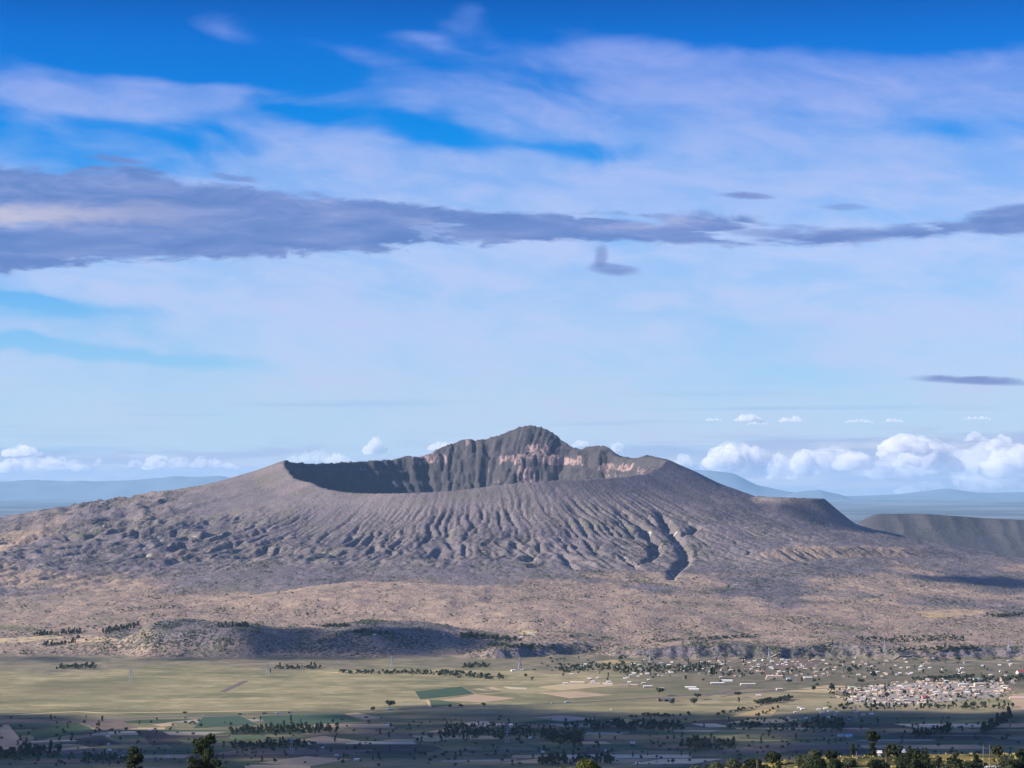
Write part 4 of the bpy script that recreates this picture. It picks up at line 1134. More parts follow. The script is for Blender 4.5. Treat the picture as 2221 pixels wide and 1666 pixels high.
for (a, b, c, d, hw, n, vs, lb, gr, sc) in WOODS:
    near = 1.6 if b > 1530 else .75
    if b > 1565: hw *= 1.7
    if b > 1530: sc *= .82
    nind = int(round(n * BUDGET / wantw * near))
    for k in range(n):
        t = rs.random(); px = a + (c - a) * t + rs.uniform(-3, 3); py = b + (d - b) * t + rs.normal() * hw * .55 + 3 * perlin(px / 40, .3, 94)
        var = int(vs[rs.integers(len(vs))]); s = sc * rs.uniform(.5, 1.45)
        if k < nind: small_tree(px, py, var, s, lb, gr)
        else: REST.append((px, py, var, s))
    if b <= 1530:
        for k in range(int(n * .9)):
            t = rs.random(); REST.append((a + (c - a) * t + rs.uniform(-8, 8), b + (d - b) * t + rs.uniform(-hw, hw), int(vs[rs.integers(len(vs))]), sc * rs.uniform(.6, 1.15)))
    if b > 1565:
        for k in range(int(n * .8)):
            t = rs.random(); REST.append((a + (c - a) * t + rs.uniform(-6, 6), b + (d - b) * t + rs.uniform(-hw, hw), int(vs[rs.integers(len(vs))]), sc * rs.uniform(.45, 1.4)))
# odd trees over the valley
for k in range(900):
    px = rs.uniform(0, 2221); py = rs.uniform(1558, 1662) if k % 3 else rs.uniform(1425, 1480)
    if py < 1500 and px < 1150: continue
    REST.append((px, py, int(rs.choice([0, 1, 2, 3])), rs.uniform(.6, 1.2)))


def mass(name, items, label, cat):
    V = []; Fc = []; MI = []; n = 0; mats = [BARK, LEAF_D, LEAF_M]
    for px, py, var, s in items:
        p = ground_at(px, py); kd, me, (ta, tf, cb, cf) = SMALL[var]
        a = rs.uniform(0, 6.28); R = np.array([[math.cos(a), -math.sin(a), 0], [math.sin(a), math.cos(a), 0], [0, 0, 1]])
        v = np.concatenate([ta, cb]) @ R.T * s + p; f = np.concatenate([tf, cf + len(ta)]) + n
        mi = np.concatenate([np.zeros(len(tf), int), np.full(len(cf), 1 if me.materials[1] is LEAF_D or me.materials[1].name == LEAF_D.name else 2)])
        V.append(v); Fc.append(f); MI.append(mi); n += len(v)
    V = np.concatenate(V); org = np.array([0, 6000., 0])
    o = bpy.data.objects.new(name, mesh_np(name, V - org, np.concatenate(Fc), mats, np.concatenate(MI))); o.location = org
    return tag(link(o), label, cat, kind='stuff')


mass('woodland', REST, 'dark distant trees and thickets spread over the valley floor', 'woodland')


# low scrub over the slopes
def scrub_mass():
    N = 150000
    D = rs.uniform(8350, 11900, N); px = rs.uniform(-40, 2260, N); x = (px - W_ / 2) / F * D
    sc = sample(M_scrub, x, D); on = sample(M_onv, x, D)
    cl = fbm(x / 150, D / 150, 431, 3)
    tn = sample(M_tan, x, D)
    keep = (on > .5) & (rs.random(N) < (1 - .6 * sst(.4, .9, tn)) * np.clip(.08 + .75 * sc * sst(-.25, .35, cl), 0, 1) * np.interp(D, [8350, 9500, 11900], [1, .75, .35]))
    x = x[keep]; D = D[keep]; z = sample(HZ, x, D); n = len(x)
    hgt = rs.uniform(1.6, 4.6, n) * (1 + .6 * sst(.0, .5, cl[keep])); w = hgt * rs.uniform(.7, 1.25, n)
    base = np.array([[1, 0, .25], [.2, .95, .3], [-.9, .4, .2], [-.6, -.8, .3], [.5, -.85, .2], [.1, .05, 1.0], [.0, .0, -.3]])
    tri = np.array([[0, 1, 5], [1, 2, 5], [2, 3, 5], [3, 4, 5], [4, 0, 5]])
    an = rs.uniform(0, 6.28, n); ca, sa = np.cos(an), np.sin(an)
    B = base[None] * np.stack([w, w, hgt], 1)[:, None, :] * rs.uniform(.75, 1.25, (n, 7, 1))
    V = np.stack([B[..., 0] * ca[:, None] - B[..., 1] * sa[:, None] + x[:, None], B[..., 0] * sa[:, None] + B[..., 1] * ca[:, None] + D[:, None] - 10000, B[..., 2] + z[:, None] - .4], 2).reshape(-1, 3)
    Fc = (tri[None] + (np.arange(n) * 7)[:, None, None]).reshape(-1, 3)
    o = bpy.data.objects.new('scrub', mesh_np('scrub', V, Fc, [LEAF_M])); o.location = (0, 10000, 0)
    tag(link(o), 'grey green thorn scrub dotted over the lower slopes', 'scrub', kind='stuff'); return n


NSCRUB = scrub_mass()

# ------------------------------------------------------------------ houses
ROOFS = {'grey': plain_mat('tin_roof_grey', (.50, .47, .43), .12, .5, .45, .5), 'white': plain_mat('tin_roof_white', (.74, .70, .63), .08, .5, .5, .4), 'rust': plain_mat('tin_roof_rust', (.36, .24, .19), .25, .6, .7, .2),
         'red': plain_mat('roof_red', (.52, .10, .09), .2, .5, .6, .3), 'cream': plain_mat('roof_cream', (.64, .51, .36), .12, .5, .7, .2), 'green': plain_mat('roof_green', (.28, .42, .32), .15, .5, .6, .3), 'blue': plain_mat('roof_blue', (.25, .42, .60), .15, .5, .6, .3),
         'pink': plain_mat('roof_pink', (.56, .40, .33), .15, .5, .7, .2)}
WALLS = {'cream': plain_mat('wall_cream', (.62, .52, .38), .12, .4), 'white': plain_mat('wall_white', (.76, .74, .70), .08, .4), 'mud': plain_mat('wall_mud', (.34, .25, .18), .2, .4), 'grey': plain_mat('wall_grey', (.40, .38, .36), .15, .4)}
DARKM = plain_mat('dark_opening', (.03, .03, .035), .2, .5)


def house_mesh(L, Wd, H, rise, roof, wall):
    """gabled house, ridge along x: walls with door and window recesses, roof with eaves"""
    key = ('h', round(L, 1), round(Wd, 1), round(H, 1), round(rise, 1), roof, wall)
    x, y = L / 2, Wd / 2; e = .6
    V = [(-x, -y, -1), (x, -y, -1), (x, y, -1), (-x, y, -1), (-x, -y, H), (x, -y, H), (x, y, H), (-x, y, H), (-x, 0, H + rise), (x, 0, H + rise)]
    Q = [(0, 1, 5, 4), (2, 3, 7, 6), (1, 2, 6, 5), (3, 0, 4, 7), (4, 8, 7, 7), (5, 6, 9, 9)]; MI = [0] * 6
    sl = rise / y; n = len(V); t = .18
    ye = y + e; ze = H - sl * e
    for sg in (-1, 1):
        b = len(V)
        V += [(-x - e, sg * ye, ze + .02), (x + e, sg * ye, ze + .02), (x + e, 0, H + rise + .02), (-x - e, 0, H + rise + .02), (-x - e, sg * ye, ze + t), (x + e, sg * ye, ze + t), (x + e, 0, H + rise + t), (-x - e, 0, H + rise + t)]
        Q += [(b + 4, b + 5, b + 6, b + 7), (b, b + 1, b + 2, b + 3), (b, b + 1, b + 5, b + 4), (b, b + 3, b + 7, b + 4), (b + 1, b + 2, b + 6, b + 5)]; MI += [1] * 5
    # door and windows as dark insets on the long front
    k = max(1, int(L / 6))
    for i in range(k):
        c = -x + (i + .5) * L / k
        for (ox, ww, z0, z1) in ((-1.1, 1.0, .0, 2.0), (1.0, 1.2, .9, 1.9)):
            b = len(V); V += [(c + ox - ww / 2, -y - .03, z0), (c + ox + ww / 2, -y - .03, z0), (c + ox + ww / 2, -y - .03, z1), (c + ox - ww / 2, -y - .03, z1)]
            Q.append((b, b + 1, b + 2, b + 3)); MI.append(2)
    me = bpy.data.meshes.new('house'); me.from_pydata(V, [], [tuple(dict.fromkeys(q)) for q in Q])
    for m in (WALLS[wall], ROOFS[roof], DARKM): me.materials.append(m)
    me.polygons.foreach_set('material_index', MI); me.update(); return me


HM = {}


def house(px, py, L, Wd, H, rise, roof, wall, yaw, label, cat='house', group=None, name='house', at=None):
    k = (L, Wd, H, rise, roof, wall)
    if k not in HM: HM[k] = house_mesh(*k)
    p = at if at is not None else ground_at(px, py)
    o = bpy.data.objects.new(name, HM[k]); o.location = p; o.rotation_euler = (0, 0, math.radians(yaw))
    return tag(link(o), label, cat, group)


rs = np.random.default_rng(5)
for px, py, L, Wd, H, rise, rf, wl, yaw, lb, cat in [
    (1252, 1483, 44, 12, 4.5, 2.4, 'cream', 'cream', -4, 'longest cream shed at the left end of the shed row', 'shed'), (1290, 1485, 34, 11, 4, 2.2, 'pink', 'cream', -4, 'pinkish shed second from the left in the shed row', 'shed'),
    (1318, 1486, 30, 11, 4.5, 2.2, 'cream', 'white', -4, 'cream shed third from the left in the shed row', 'shed'), (1353, 1488, 30, 10, 4, 2.2, 'rust', 'cream', -4, 'rusty shed fourth from the left in the shed row', 'shed'),
    (1374, 1488, 24, 10, 4, 2, 'pink', 'cream', -4, 'pink roofed shed at the right end of the shed row', 'shed'), (1405, 1491, 26, 11, 4, 1.6, 'white', 'grey', 6, 'white roofed shed with dark open side right of the shed row', 'shed'),
    (1434, 1496, 16, 10, 4, 3, 'cream', 'white', 30, 'cream gabled house in the field below the shed row', 'house'), (1498, 1493, 34, 11, 3.5, 2, 'white', 'cream', -8, 'upper of two parallel long white barns', 'barn'),
    (1505, 1497, 30, 10, 3.5, 2, 'white', 'white', -8, 'lower of two parallel long white barns', 'barn'), (1556, 1484, 42, 11, 3.5, 2, 'white', 'cream', 2, 'long low cream barn left of centre in the village', 'barn'),
    (1577, 1478, 34, 10, 3.5, 2, 'white', 'white', -10, 'slanting long white barn right of the biggest tree', 'barn'), (1622, 1486, 46, 12, 4, 2, 'cream', 'white', 3, 'long pale barn at the right of the village field', 'barn'),
    (1680, 1471, 52, 14, 7, 3, 'pink', 'cream', 0, 'largest pink roofed hall above the straw field', 'hall'), (1665, 1474, 10, 12, 6, 2, 'cream', 'cream', 90, 'small wing on the left of the pink hall', 'house'),
    (1710, 1474, 12, 10, 4, 2, 'blue', 'white', 0, 'small blue roofed house right of the pink hall', 'house'), (1752, 1472, 26, 11, 4, 2, 'white', 'cream', 4, 'white roofed block right of the pink hall', 'house'),
    (1645, 1511, 14, 9, 4, 1.6, 'white', 'grey', -3, 'small white roofed shed standing alone below the railway bank', 'shed'), (1690, 1497, 18, 9, 4, 2, 'cream', 'cream', 10, 'cream house between the railway bank and straw field', 'house'),
    (2213, 1462, 24, 16, 6, 6, 'red', 'white', 20, 'house with tall red roof at the right edge above town', 'house'), (2010, 1441, 24, 8, 3.5, 1.5, 'pink', 'cream', 0, 'lone long pink roofed house on the plain above town', 'house'),
    (2005, 1516, 16, 12, 5, 4.5, 'red', 'cream', 10, 'house with bright red roof in the middle of town', 'house'), (2117, 1478, 22, 16, 7, 4, 'green', 'white', 15, 'large pale green roofed building at the upper right of town', 'building'),
    (1848, 1494, 20, 12, 4, 2.4, 'green', 'cream', 5, 'green roofed house at the left side of town', 'house'), (2125, 1488, 34, 16, 8, 2, 'cream', 'cream', 4, 'big sandy block on the right of town', 'building'),
    (2088, 1489, 26, 14, 7, 2, 'white', 'grey', 2, 'grey walled block left of the sandy one', 'building'), (2205, 1517, 40, 14, 5, 3, 'pink', 'cream', -6, 'long salmon roofed building at the right edge below town', 'building'),
    (1738, 1578, 11, 8, 3.5, 2.4, 'red', 'white', 5, 'left one of the two red roofed houses in the shade', 'house'), (1753, 1578, 12, 8, 3.5, 2.4, 'red', 'white', -5, 'right one of the two red roofed houses in the shade', 'house'),
    (1841, 1599, 15, 10, 4, 2.6, 'blue', 'white', 15, 'blue roofed house in the shaded fields', 'house'), (1824, 1598, 14, 9, 3.5, 2.4, 'green', 'white', 8, 'green roofed house left of the blue one', 'house'),
    (774, 1650, 11, 6, 3, 1.4, 'white', 'white', 5, 'white shed right of the tan diamond field', 'shed'), (1108, 1575, 9, 7, 3.5, 2, 'white', 'white', 0, 'single white house right of the shaded hamlet', 'house'),
    (1382, 1658, 8, 6, 3, 1.6, 'white', 'white', 10, 'white house near the bottom right of centre', 'house'), (1372, 1614, 11, 7, 3, 2, 'grey', 'white', -6, 'grey roofed house beside the shaded trees right of centre', 'house'),
    (1325, 1541, 4, 4, 3, 1, 'white', 'white', 0, 'tiny white hut in the shaded plot below the highway', 'hut'), (2018, 1575, 7, 5, 3, 1.4, 'white', 'white', 0, 'left of two tiny white houses at the shaded right', 'house'),
    (2024, 1574.5, 6, 5, 3, 1.4, 'white', 'white', 0, 'right of two tiny white houses at the shaded right', 'house'), (83, 1399, 5, 5, 3.5, 1.2, 'white', 'white', 0, 'tiny white hut on the left slope', 'hut'),
    (962, 1378, 5, 5, 4, 1.2, 'white', 'white', 0, 'tiny white hut on the shaded hill', 'hut'), (1113, 1456, 14, 8, 4, 2, 'white', 'white', 20, 'white house left of the pylon foot in the meadow', 'house'),
    (1132, 1455, 10, 7, 4, 2, 'white', 'cream', 0, 'white house right of the pylon foot in the meadow', 'house'), (1150, 1376, 18, 8, 4, 2, 'white', 'white', 0, 'white farmhouse beside the straw plot on the slope', 'house'),
    (1130, 1384, 9, 7, 4, 2, 'white', 'white', 0, 'small white house below the slope farmhouse', 'house'), (811, 1379, 16, 5, 3, 1.4, 'white', 'grey', 0, 'long white shed on the shaded hill top', 'shed'),
]:
    house(px, py, L, Wd, H, rise, rf, wl, yaw, lb, cat)
nh = 47
TAKEN = []


def free(p, r):
    for q in TAKEN:
        if (q[0] - p[0]) ** 2 + (q[1] - p[1]) ** 2 < r * r: return False
    TAKEN.append(p); return True


DIMS = [(10, 7, 3, 1.8), (13, 8, 3, 2), (7.5, 6, 2.8, 1.5), (17, 8, 3.2, 2), (11, 9, 5, 1.8)]
RW = [('cream', 'cream'), ('cream', 'mud'), ('pink', 'cream'), ('white', 'cream'), ('cream', 'cream'), ('grey', 'cream'), ('white', 'cream'), ('rust', 'mud'), ('cream', 'cream'), ('white', 'white'), ('grey', 'grey'), ('pink', 'mud')]
RNAME = {'grey': 'grey tin', 'white': 'white tin', 'rust': 'rusty tin', 'cream': 'sandy', 'pink': 'pinkish', 'red': 'red'}


def scatter(n, fn, place, gname, minr, yaw0, dims=(0, 1, 2), jy=12, cols=None):
    global nh
    k = 0; tries = 0
    while k < n and tries < n * 60:
        tries += 1
        px, py = fn(); p = ground_at(px, py)
        if not free((p[0], p[1]), minr): continue
        rf, wl = (cols or RW)[rs.integers(len(cols or RW))]; d = DIMS[int(rs.choice(dims))]
        house(px, py, *d, rf, wl, yaw0 + rs.uniform(-jy, jy) + (90 if rs.random() < .25 else 0), f'{RNAME[rf]} roofed small house {place}', 'house', f'{RNAME[rf]} roofed houses {gname}', at=p)
        k += 1; nh += 1


def town_pt():
    while True:
        px = rs.uniform(1812, 2205); py = rs.uniform(1470, 1533)
        if perlin(px / 26, py / 7, 88) < -.22: continue
        top = np.interp(px, [1822, 1880, 1950, 2050, 2190], [1498, 1490, 1480, 1474, 1472]); bot = np.interp(px, [1822, 1900, 2000, 2080, 2190], [1518, 1532, 1530, 1516, 1506])
        if top < py < bot: return px, py


scatter(120, town_pt, 'packed inside the dense town', 'in the dense town', 17, -8, (0, 1, 3, 4, 1))
scatter(52, lambda: (rs.normal(1690, 110), rs.uniform(1430, 1462)), 'scattered above the pink hall', 'of the upper village', 22, 0, (0, 1, 2), cols=[('white', 'cream'), ('white', 'white'), ('cream', 'cream'), ('grey', 'cream')])
scatter(34, lambda: (rs.uniform(1850, 2221), rs.uniform(1428, 1468)), 'on the open plain above town', 'on the plain above town', 24, 0, (0, 2), cols=[('white', 'white'), ('white', 'cream'), ('grey', 'white')])
scatter(40, lambda: (rs.uniform(1225, 1570), rs.uniform(1440, 1484)), 'among the trees of the left village', 'of the left village', 22, 0, (0, 1, 2), cols=[('white', 'cream'), ('white', 'white'), ('grey', 'cream')])
scatter(14, lambda: (rs.normal(1035, 26), 1576 + rs.uniform(-3, 2)), 'in the shaded hamlet below the highway', 'of the shaded hamlet', 11, 0, (0, 2), cols=[('white', 'white'), ('grey', 'white'), ('pink', 'white')])
scatter(16, lambda: (rs.uniform(1700, 1900), rs.uniform(1536, 1562)), 'in the shade in front of town', 'in the shade before town', 18, 0, (0, 2), cols=[('white', 'white'), ('grey', 'white')])
scatter(16, lambda: (rs.uniform(150, 2100), rs.uniform(1560, 1650)), 'lost among the shaded valley fields', 'in the shaded valley fields', 30, 0, (2,), cols=[('white', 'white'), ('grey', 'white')])

# the many further huts of the town, too small to tell apart
V = []; Fc = []; MI = []; n = 0
for k in range(420):
    px, py = town_pt() if k < 340 else (rs.normal(1760, 130), rs.uniform(1432, 1470)); p = ground_at(px, py)
    if not free((p[0], p[1]), 10.5): continue
    L, Wd, H, rise = DIMS[int(rs.choice([0, 2, 2]))]; a = math.radians(-8 + rs.uniform(-14, 14) + (90 if rs.random() < .3 else 0)); x, y = L / 2, Wd / 2
    v = np.array([(-x, -y, -1), (x, -y, -1), (x, y, -1), (-x, y, -1), (-x, -y, H), (x, -y, H), (x, y, H), (-x, y, H), (-x, 0, H + rise), (x, 0, H + rise)])
    R = np.array([[math.cos(a), -math.sin(a), 0], [math.sin(a), math.cos(a), 0], [0, 0, 1]]); v = v @ R.T + p
    r = 2 + rs.integers(3)
    for q, mi in (((0, 1, 5, 4), rs.integers(2)), ((2, 3, 7, 6), 0), ((1, 2, 6, 5), 0), ((3, 0, 4, 7), 0), ((4, 5, 9, 8), r), ((6, 7, 8, 9), r), ((4, 8, 7, 7), 0), ((5, 6, 9, 9), 0)):
        Fc.append([t + n for t in dict.fromkeys(q)]); MI.append(int(mi))
    V += v.tolist(); n += 10
me = bpy.data.meshes.new('far_huts'); me.from_pydata(V, [], Fc)
for m in (WALLS['mud'], WALLS['cream'], ROOFS['cream'], ROOFS['rust'], ROOFS['pink']): me.materials.append(m)
me.polygons.foreach_set('material_index', MI); me.update()
tag(link(bpy.data.objects.new('far_huts', me)), 'mass of tiny tin roofed huts filling gaps in the town', 'huts', kind='stuff')


# concrete underpass
def boxes(name, bs, mat, parent=None):
    V = []; Q = []
    for (x0, x1, y0, y1, z0, z1) in bs:
        b = len(V); V += [(x, y, z) for z in (z0, z1) for x, y in ((x0, y0), (x1, y0), (x1, y1), (x0, y1))]
        Q += [(b, b + 3, b + 2, b + 1), (b + 4, b + 5, b + 6, b + 7), (b, b + 1, b + 5, b + 4), (b + 1, b + 2, b + 6, b + 5), (b + 2, b + 3, b + 7, b + 6), (b + 3, b, b + 4, b + 7)]
    me = bpy.data.meshes.new(name); me.from_pydata(V, [], Q); me.materials.append(mat); me.update()
    return link(bpy.data.objects.new(name, me), parent)


def empty(name, loc, yaw=0, sc=1.0):
    o = bpy.data.objects.new(name, None); o.location = loc; o.rotation_euler = (0, 0, yaw); o.scale = (sc, sc, sc); o.empty_display_size = 1; return link(o)


CONC = plain_mat('concrete', (.62, .54, .38), .15, .3)
up = empty('underpass', ground_at(1446, 1522), math.radians(8))
tag(up, 'cream concrete underpass with square dark opening beneath the highway', 'underpass')
me = bpy.data.meshes.new('wing_wall')
V = [(-17, 0, 9), (-6, 0, 9), (-6, 0, -1), (-9, 0, -1), (-17, 2, 9), (-6, 2, 9), (-6, 2, -1), (-9, 2, -1)]
me.from_pydata(V, [], [(0, 3, 2, 1), (4, 5, 6, 7), (0, 1, 5, 4), (1, 2, 6, 5), (2, 3, 7, 6), (3, 0, 4, 7)]); me.materials.append(CONC)
a = link(bpy.data.objects.new('wing_wall', me), up); b = link(bpy.data.objects.new('wing_wall', me), up); b.scale = (-1, 1, 1)
boxes('lintel', [(-6, 6, 0, 2, 5.5, 9)], CONC, up); boxes('parapet', [(-18, 18, -.3, 2.3, 9, 9.9)], CONC, up); boxes('tunnel', [(-6, 6, 1.9, 14, -1, 5.6)], DARKM, up)  # tunnel is a solid near-black block standing for the shade inside
boxes('embankment', [(-24, 24, 2.2, 16, -1, 8.9)], MAT_DIRT2, up)

# ------------------------------------------------------------------ pylons
STEEL = plain_mat('galvanised_steel', (.46, .47, .48), .1, .3, .5, .4)


def bar(V, Q, a, b, t):
    a = np.array(a, float); b = np.array(b, float); d = b - a; d /= np.linalg.norm(d)
    u = np.cross(d, [.13, .21, 1.0]); u /= np.linalg.norm(u); w = np.cross(d, u); n = len(V)
    for p in (a, b):
        for s1, s2 in ((-1, -1), (1, -1), (1, 1), (-1, 1)): V.append(tuple(p + u * s1 * t / 2 + w * s2 * t / 2))
    Q += [(n, n + 1, n + 5, n + 4), (n + 1, n + 2, n + 6, n + 5), (n + 2, n + 3, n + 7, n + 6), (n + 3, n, n + 4, n + 7), (n, n + 3, n + 2, n + 1), (n + 4, n + 5, n + 6, n + 7)]


def bars_mesh(name, segs, t):
    V = []; Q = []
    for a, b in segs: bar(V, Q, a, b, t)
    me = bpy.data.meshes.new(name); me.from_pydata(V, [], Q); me.materials.append(STEEL); me.update(); return me


HP = 42.0


def half(z): return np.interp(z, [0, 26, HP], [4.6, 1.5, .5])


lv = [0, 7, 13, 18, 22.5, 26, 30, 34, 38, HP]
PLEG = [bars_mesh('leg', [((sx * half(a), sy * half(a), a - (2 if i == 0 else 0)), (sx * half(b), sy * half(b), b)) for i, (a, b) in enumerate(zip(lv[:-1], lv[1:]))], .55) for sx, sy in ((-1, -1), (1, -1), (1, 1), (-1, 1))]
seg = []
for a, b in zip(lv[:-1], lv[1:]):
    ha, hb = half(a), half(b)
    for (s1, s2) in (((-1, -1), (1, -1)), ((1, -1), (1, 1)), ((1, 1), (-1, 1)), ((-1, 1), (-1, -1))):
        seg += [((s1[0] * ha, s1[1] * ha, a), (s2[0] * hb, s2[1] * hb, b)), ((s2[0] * ha, s2[1] * ha, a), (s1[0] * hb, s1[1] * hb, b))]
PBR = bars_mesh('bracing', seg, .34)
PARM = [bars_mesh('crossarm', [((-w, 0, z), (w, 0, z)), ((-w, 0, z), (-half(z), 0, z + 1.8)), ((w, 0, z), (half(z), 0, z + 1.8)), ((-w, 0, z - 1.6), (-w, 0, z)), ((w, 0, z - 1.6), (w, 0, z))], .45) for z, w in ((27, 7.5), (32, 9.0), (37, 6.5))]
PTHIN = [bars_mesh('leg', [((sx * half(a), sy * half(a), a - (2 if i == 0 else 0)), (sx * half(b), sy * half(b), b)) for i, (a, b) in enumerate(zip(lv[:-1], lv[1:]))], .26) for sx, sy in ((-1, -1), (1, -1), (1, 1), (-1, 1))] + [bars_mesh('bracing', seg, .13)]
PYL = [(283, 1479, 'leftmost lattice pylon at the edge of the olive plain'), (580, 1467, 'lattice pylon beside the small tree at the plain edge'), (850, 1450, 'lattice pylon behind the long tree belt'),
       (1127, 1455, 'lattice pylon between two white houses in the meadow'), (1410, 1441, 'lattice pylon right of the golden field'), (1668, 1431, 'lattice pylon in front of the brown bluff'),
       (1919, 1416, 'lattice pylon at the foot of the bluff end'), (2188, 1413, 'rightmost lattice pylon on the far plain'), (1100, 1612, 'near lattice pylon in the shade below the hamlet'), (632, 1636, 'near lattice pylon in the shaded fields left of centre'), (1856, 1566, 'near lattice pylon in the shade before town')]
for px, py, lb in PYL:
    p = ground_at(px, py); r = empty('pylon', p, math.radians(20)); tag(r, lb, 'pylon', 'power line pylons')
    for m in (PTHIN if py > 1500 else PLEG + [PBR]) + PARM: link(bpy.data.objects.new(m.name.split('.')[0], m), r)

# ------------------------------------------------------------------ vehicles on the highway
PAINT = {'white': plain_mat('paint_white', (.85, .85, .84), .05, .5, .35, .5), 'dark': plain_mat('paint_dark', (.05, .055, .07), .1, .5, .4, .5), 'green': plain_mat('paint_green', (.06, .20, .18), .1, .5, .4, .5), 'canvas': plain_mat('canvas_dark', (.09, .09, .10), .15, .5)}
TYRE = plain_mat('tyre', (.02, .02, .02), .1, 1.0); GLASS = plain_mat('window_glass', (.03, .04, .05), .1, 1.0, .1, .6)


def wheel_mesh():
    bm = bmesh.new(); bmesh.ops.create_cone(bm, cap_ends=True, segments=12, radius1=.55, radius2=.55, depth=.4, matrix=Matrix.Rotation(math.pi / 2, 4, 'X'))
    me = bpy.data.meshes.new('wheel'); bm.to_mesh(me); bm.free(); me.materials.append(TYRE); return me


WHEEL = wheel_mesh()


def bevbox(name, dims, loc, mat, parent, bev=.12):
    bm = bmesh.new(); bmesh.ops.create_cube(bm, size=1.0)
    for v in bm.verts: v.co = Vector((v.co.x * dims[0], v.co.y * dims[1], v.co.z * dims[2]))
    bmesh.ops.bevel(bm, geom=bm.edges[:], offset=bev, segments=2, affect='EDGES')
    me = bpy.data.meshes.new(name); bm.to_mesh(me); bm.free(); me.materials.append(mat)
    o = link(bpy.data.objects.new(name, me), parent); o.location = loc; return o


def on_road(px):
    pxs = W_ / 2 + F * HWC[:, 0] / HWC[:, 1]; k = np.interp(px, pxs, np.arange(len(pxs))); i = int(k); f = k - i; i2 = min(i + 1, len(HWC) - 1)
    c = HWC[i] * (1 - f) + HWC[i2] * f; d = HWC[i2] - HWC[i]; return (c[0], c[1], HWZ[i] * (1 - f) + HWZ[i2] * f), math.atan2(d[1], d[0])


def lorry(px, cab, box, L, label, cat='lorry', name='lorry', lane=2.2):
    p, a = on_road(px); p = (p[0] - math.sin(a) * lane, p[1] + math.cos(a) * lane, p[2])
    r = empty(name, p, a); tag(r, label, cat, 'vehicles on the highway')
    bevbox('cargo_box', (L - 2.8, 2.5, 2.7), (-1.4, 0, 2.45), PAINT[box], r); c = bevbox('cab', (2.3, 2.4, 2.5), (L / 2 - 1.2, 0, 1.95), PAINT[cab], r, .25)
    bevbox('windscreen', (.1, 2.0, .9), (1.16, 0, .55), GLASS, c, .03); boxes('chassis', [(-L / 2 + .2, L / 2 - .3, -.9, .9, .6, 1.05)], DARKM, r)
    for wx in (-L / 2 + 1.2, -L / 2 + 2.6, L / 2 - 1.3):
        for wy in (-1.05, 1.05): w = link(bpy.data.objects.new('wheel', WHEEL), r); w.location = (wx, wy, .55)
    return r


def car(px, col, label, lane=-2.2, van=False):
    p, a = on_road(px); p = (p[0] - math.sin(a) * lane, p[1] + math.cos(a) * lane, p[2]); r = empty('van' if van else 'car', p, a); tag(r, label, 'van' if van else 'car', 'vehicles on the highway')
    if van:
        b = bevbox('body', (5.4, 2.0, 1.9), (0, 0, 1.45), PAINT[col], r, .3); bevbox('windscreen', (.1, 1.7, .7), (2.68, 0, .45), GLASS, b, .03)
    else:
        bevbox('body', (4.4, 1.8, .75), (0, 0, .8), PAINT[col], r, .2); c = bevbox('cabin', (2.3, 1.6, .65), (-.2, 0, 1.42), PAINT[col], r, .2); bevbox('side_glass', (1.7, 1.64, .36), (0, 0, 0), GLASS, c, .05)
    for wx in (-1.4, 1.4):
        for wy in (-.85, .85): w = link(bpy.data.objects.new('wheel', WHEEL), r); w.location = (wx, wy, .36); w.scale = (.65, .65, .65)
    return r


car(441, 'white', 'white car alone on the highway at left')
lorry(522, 'white', 'canvas', 12, 'dark lorry with white cab leading the group of lorries'); car(536, 'white', 'small pale car just behind the dark lorry')
lorry(574, 'dark', 'canvas', 13, 'all dark lorry in the middle of the highway group'); lorry(603, 'white', 'white', 12, 'white boxed lorry on the highway left of centre')
lorry(629, 'white', 'green', 11, 'lorry with green load at the right end of the group')
lorry(846, 'white', 'white', 16, 'long white coach under the broad dark tree', 'coach', 'coach')
car(1198, 'white', 'white van ahead of the white trailer lorry', 2.2, True); lorry(1232, 'white', 'white', 16, 'white trailer lorry near the middle of the highway')

# ------------------------------------------------------------------ foreground hillside: trees, bushes, hut, poles
_DF = np.arange(420, 1250, 3.0)


def fg_ground(px, D):
    x = (px - W_ / 2) / F * D; return np.array([x, D, float(sample(HZ, x, D)[0])])


BIG = {}


def big_tree(kind, seed, px, D, toprow, width_px, label, mat=None, nleaf=2600, leaf=.42, name='tree', group='trees on the near hillside'):
    p = fg_ground(px, D); topz = EYE - (toprow - YH) / F * D; h = max(topz - p[2], 1.5); w = width_px / F * D
    key = (kind, seed)
    if key not in BIG:
        BIG[key] = (tree_meshes(kind, seed, nleaf, leaf, mat or LEAF_D, h, w), h, w)
    (tm, cm), h0, w0 = BIG[key]
    r = empty(name, p, rs.uniform(0, 6.28)); r.scale = (w / w0, w / w0, h / h0); tag(r, label, 'tree' if name == 'tree' else 'bush', group)
    link(bpy.data.objects.new('trunk', tm), r); link(bpy.data.objects.new('crown', cm), r); return r


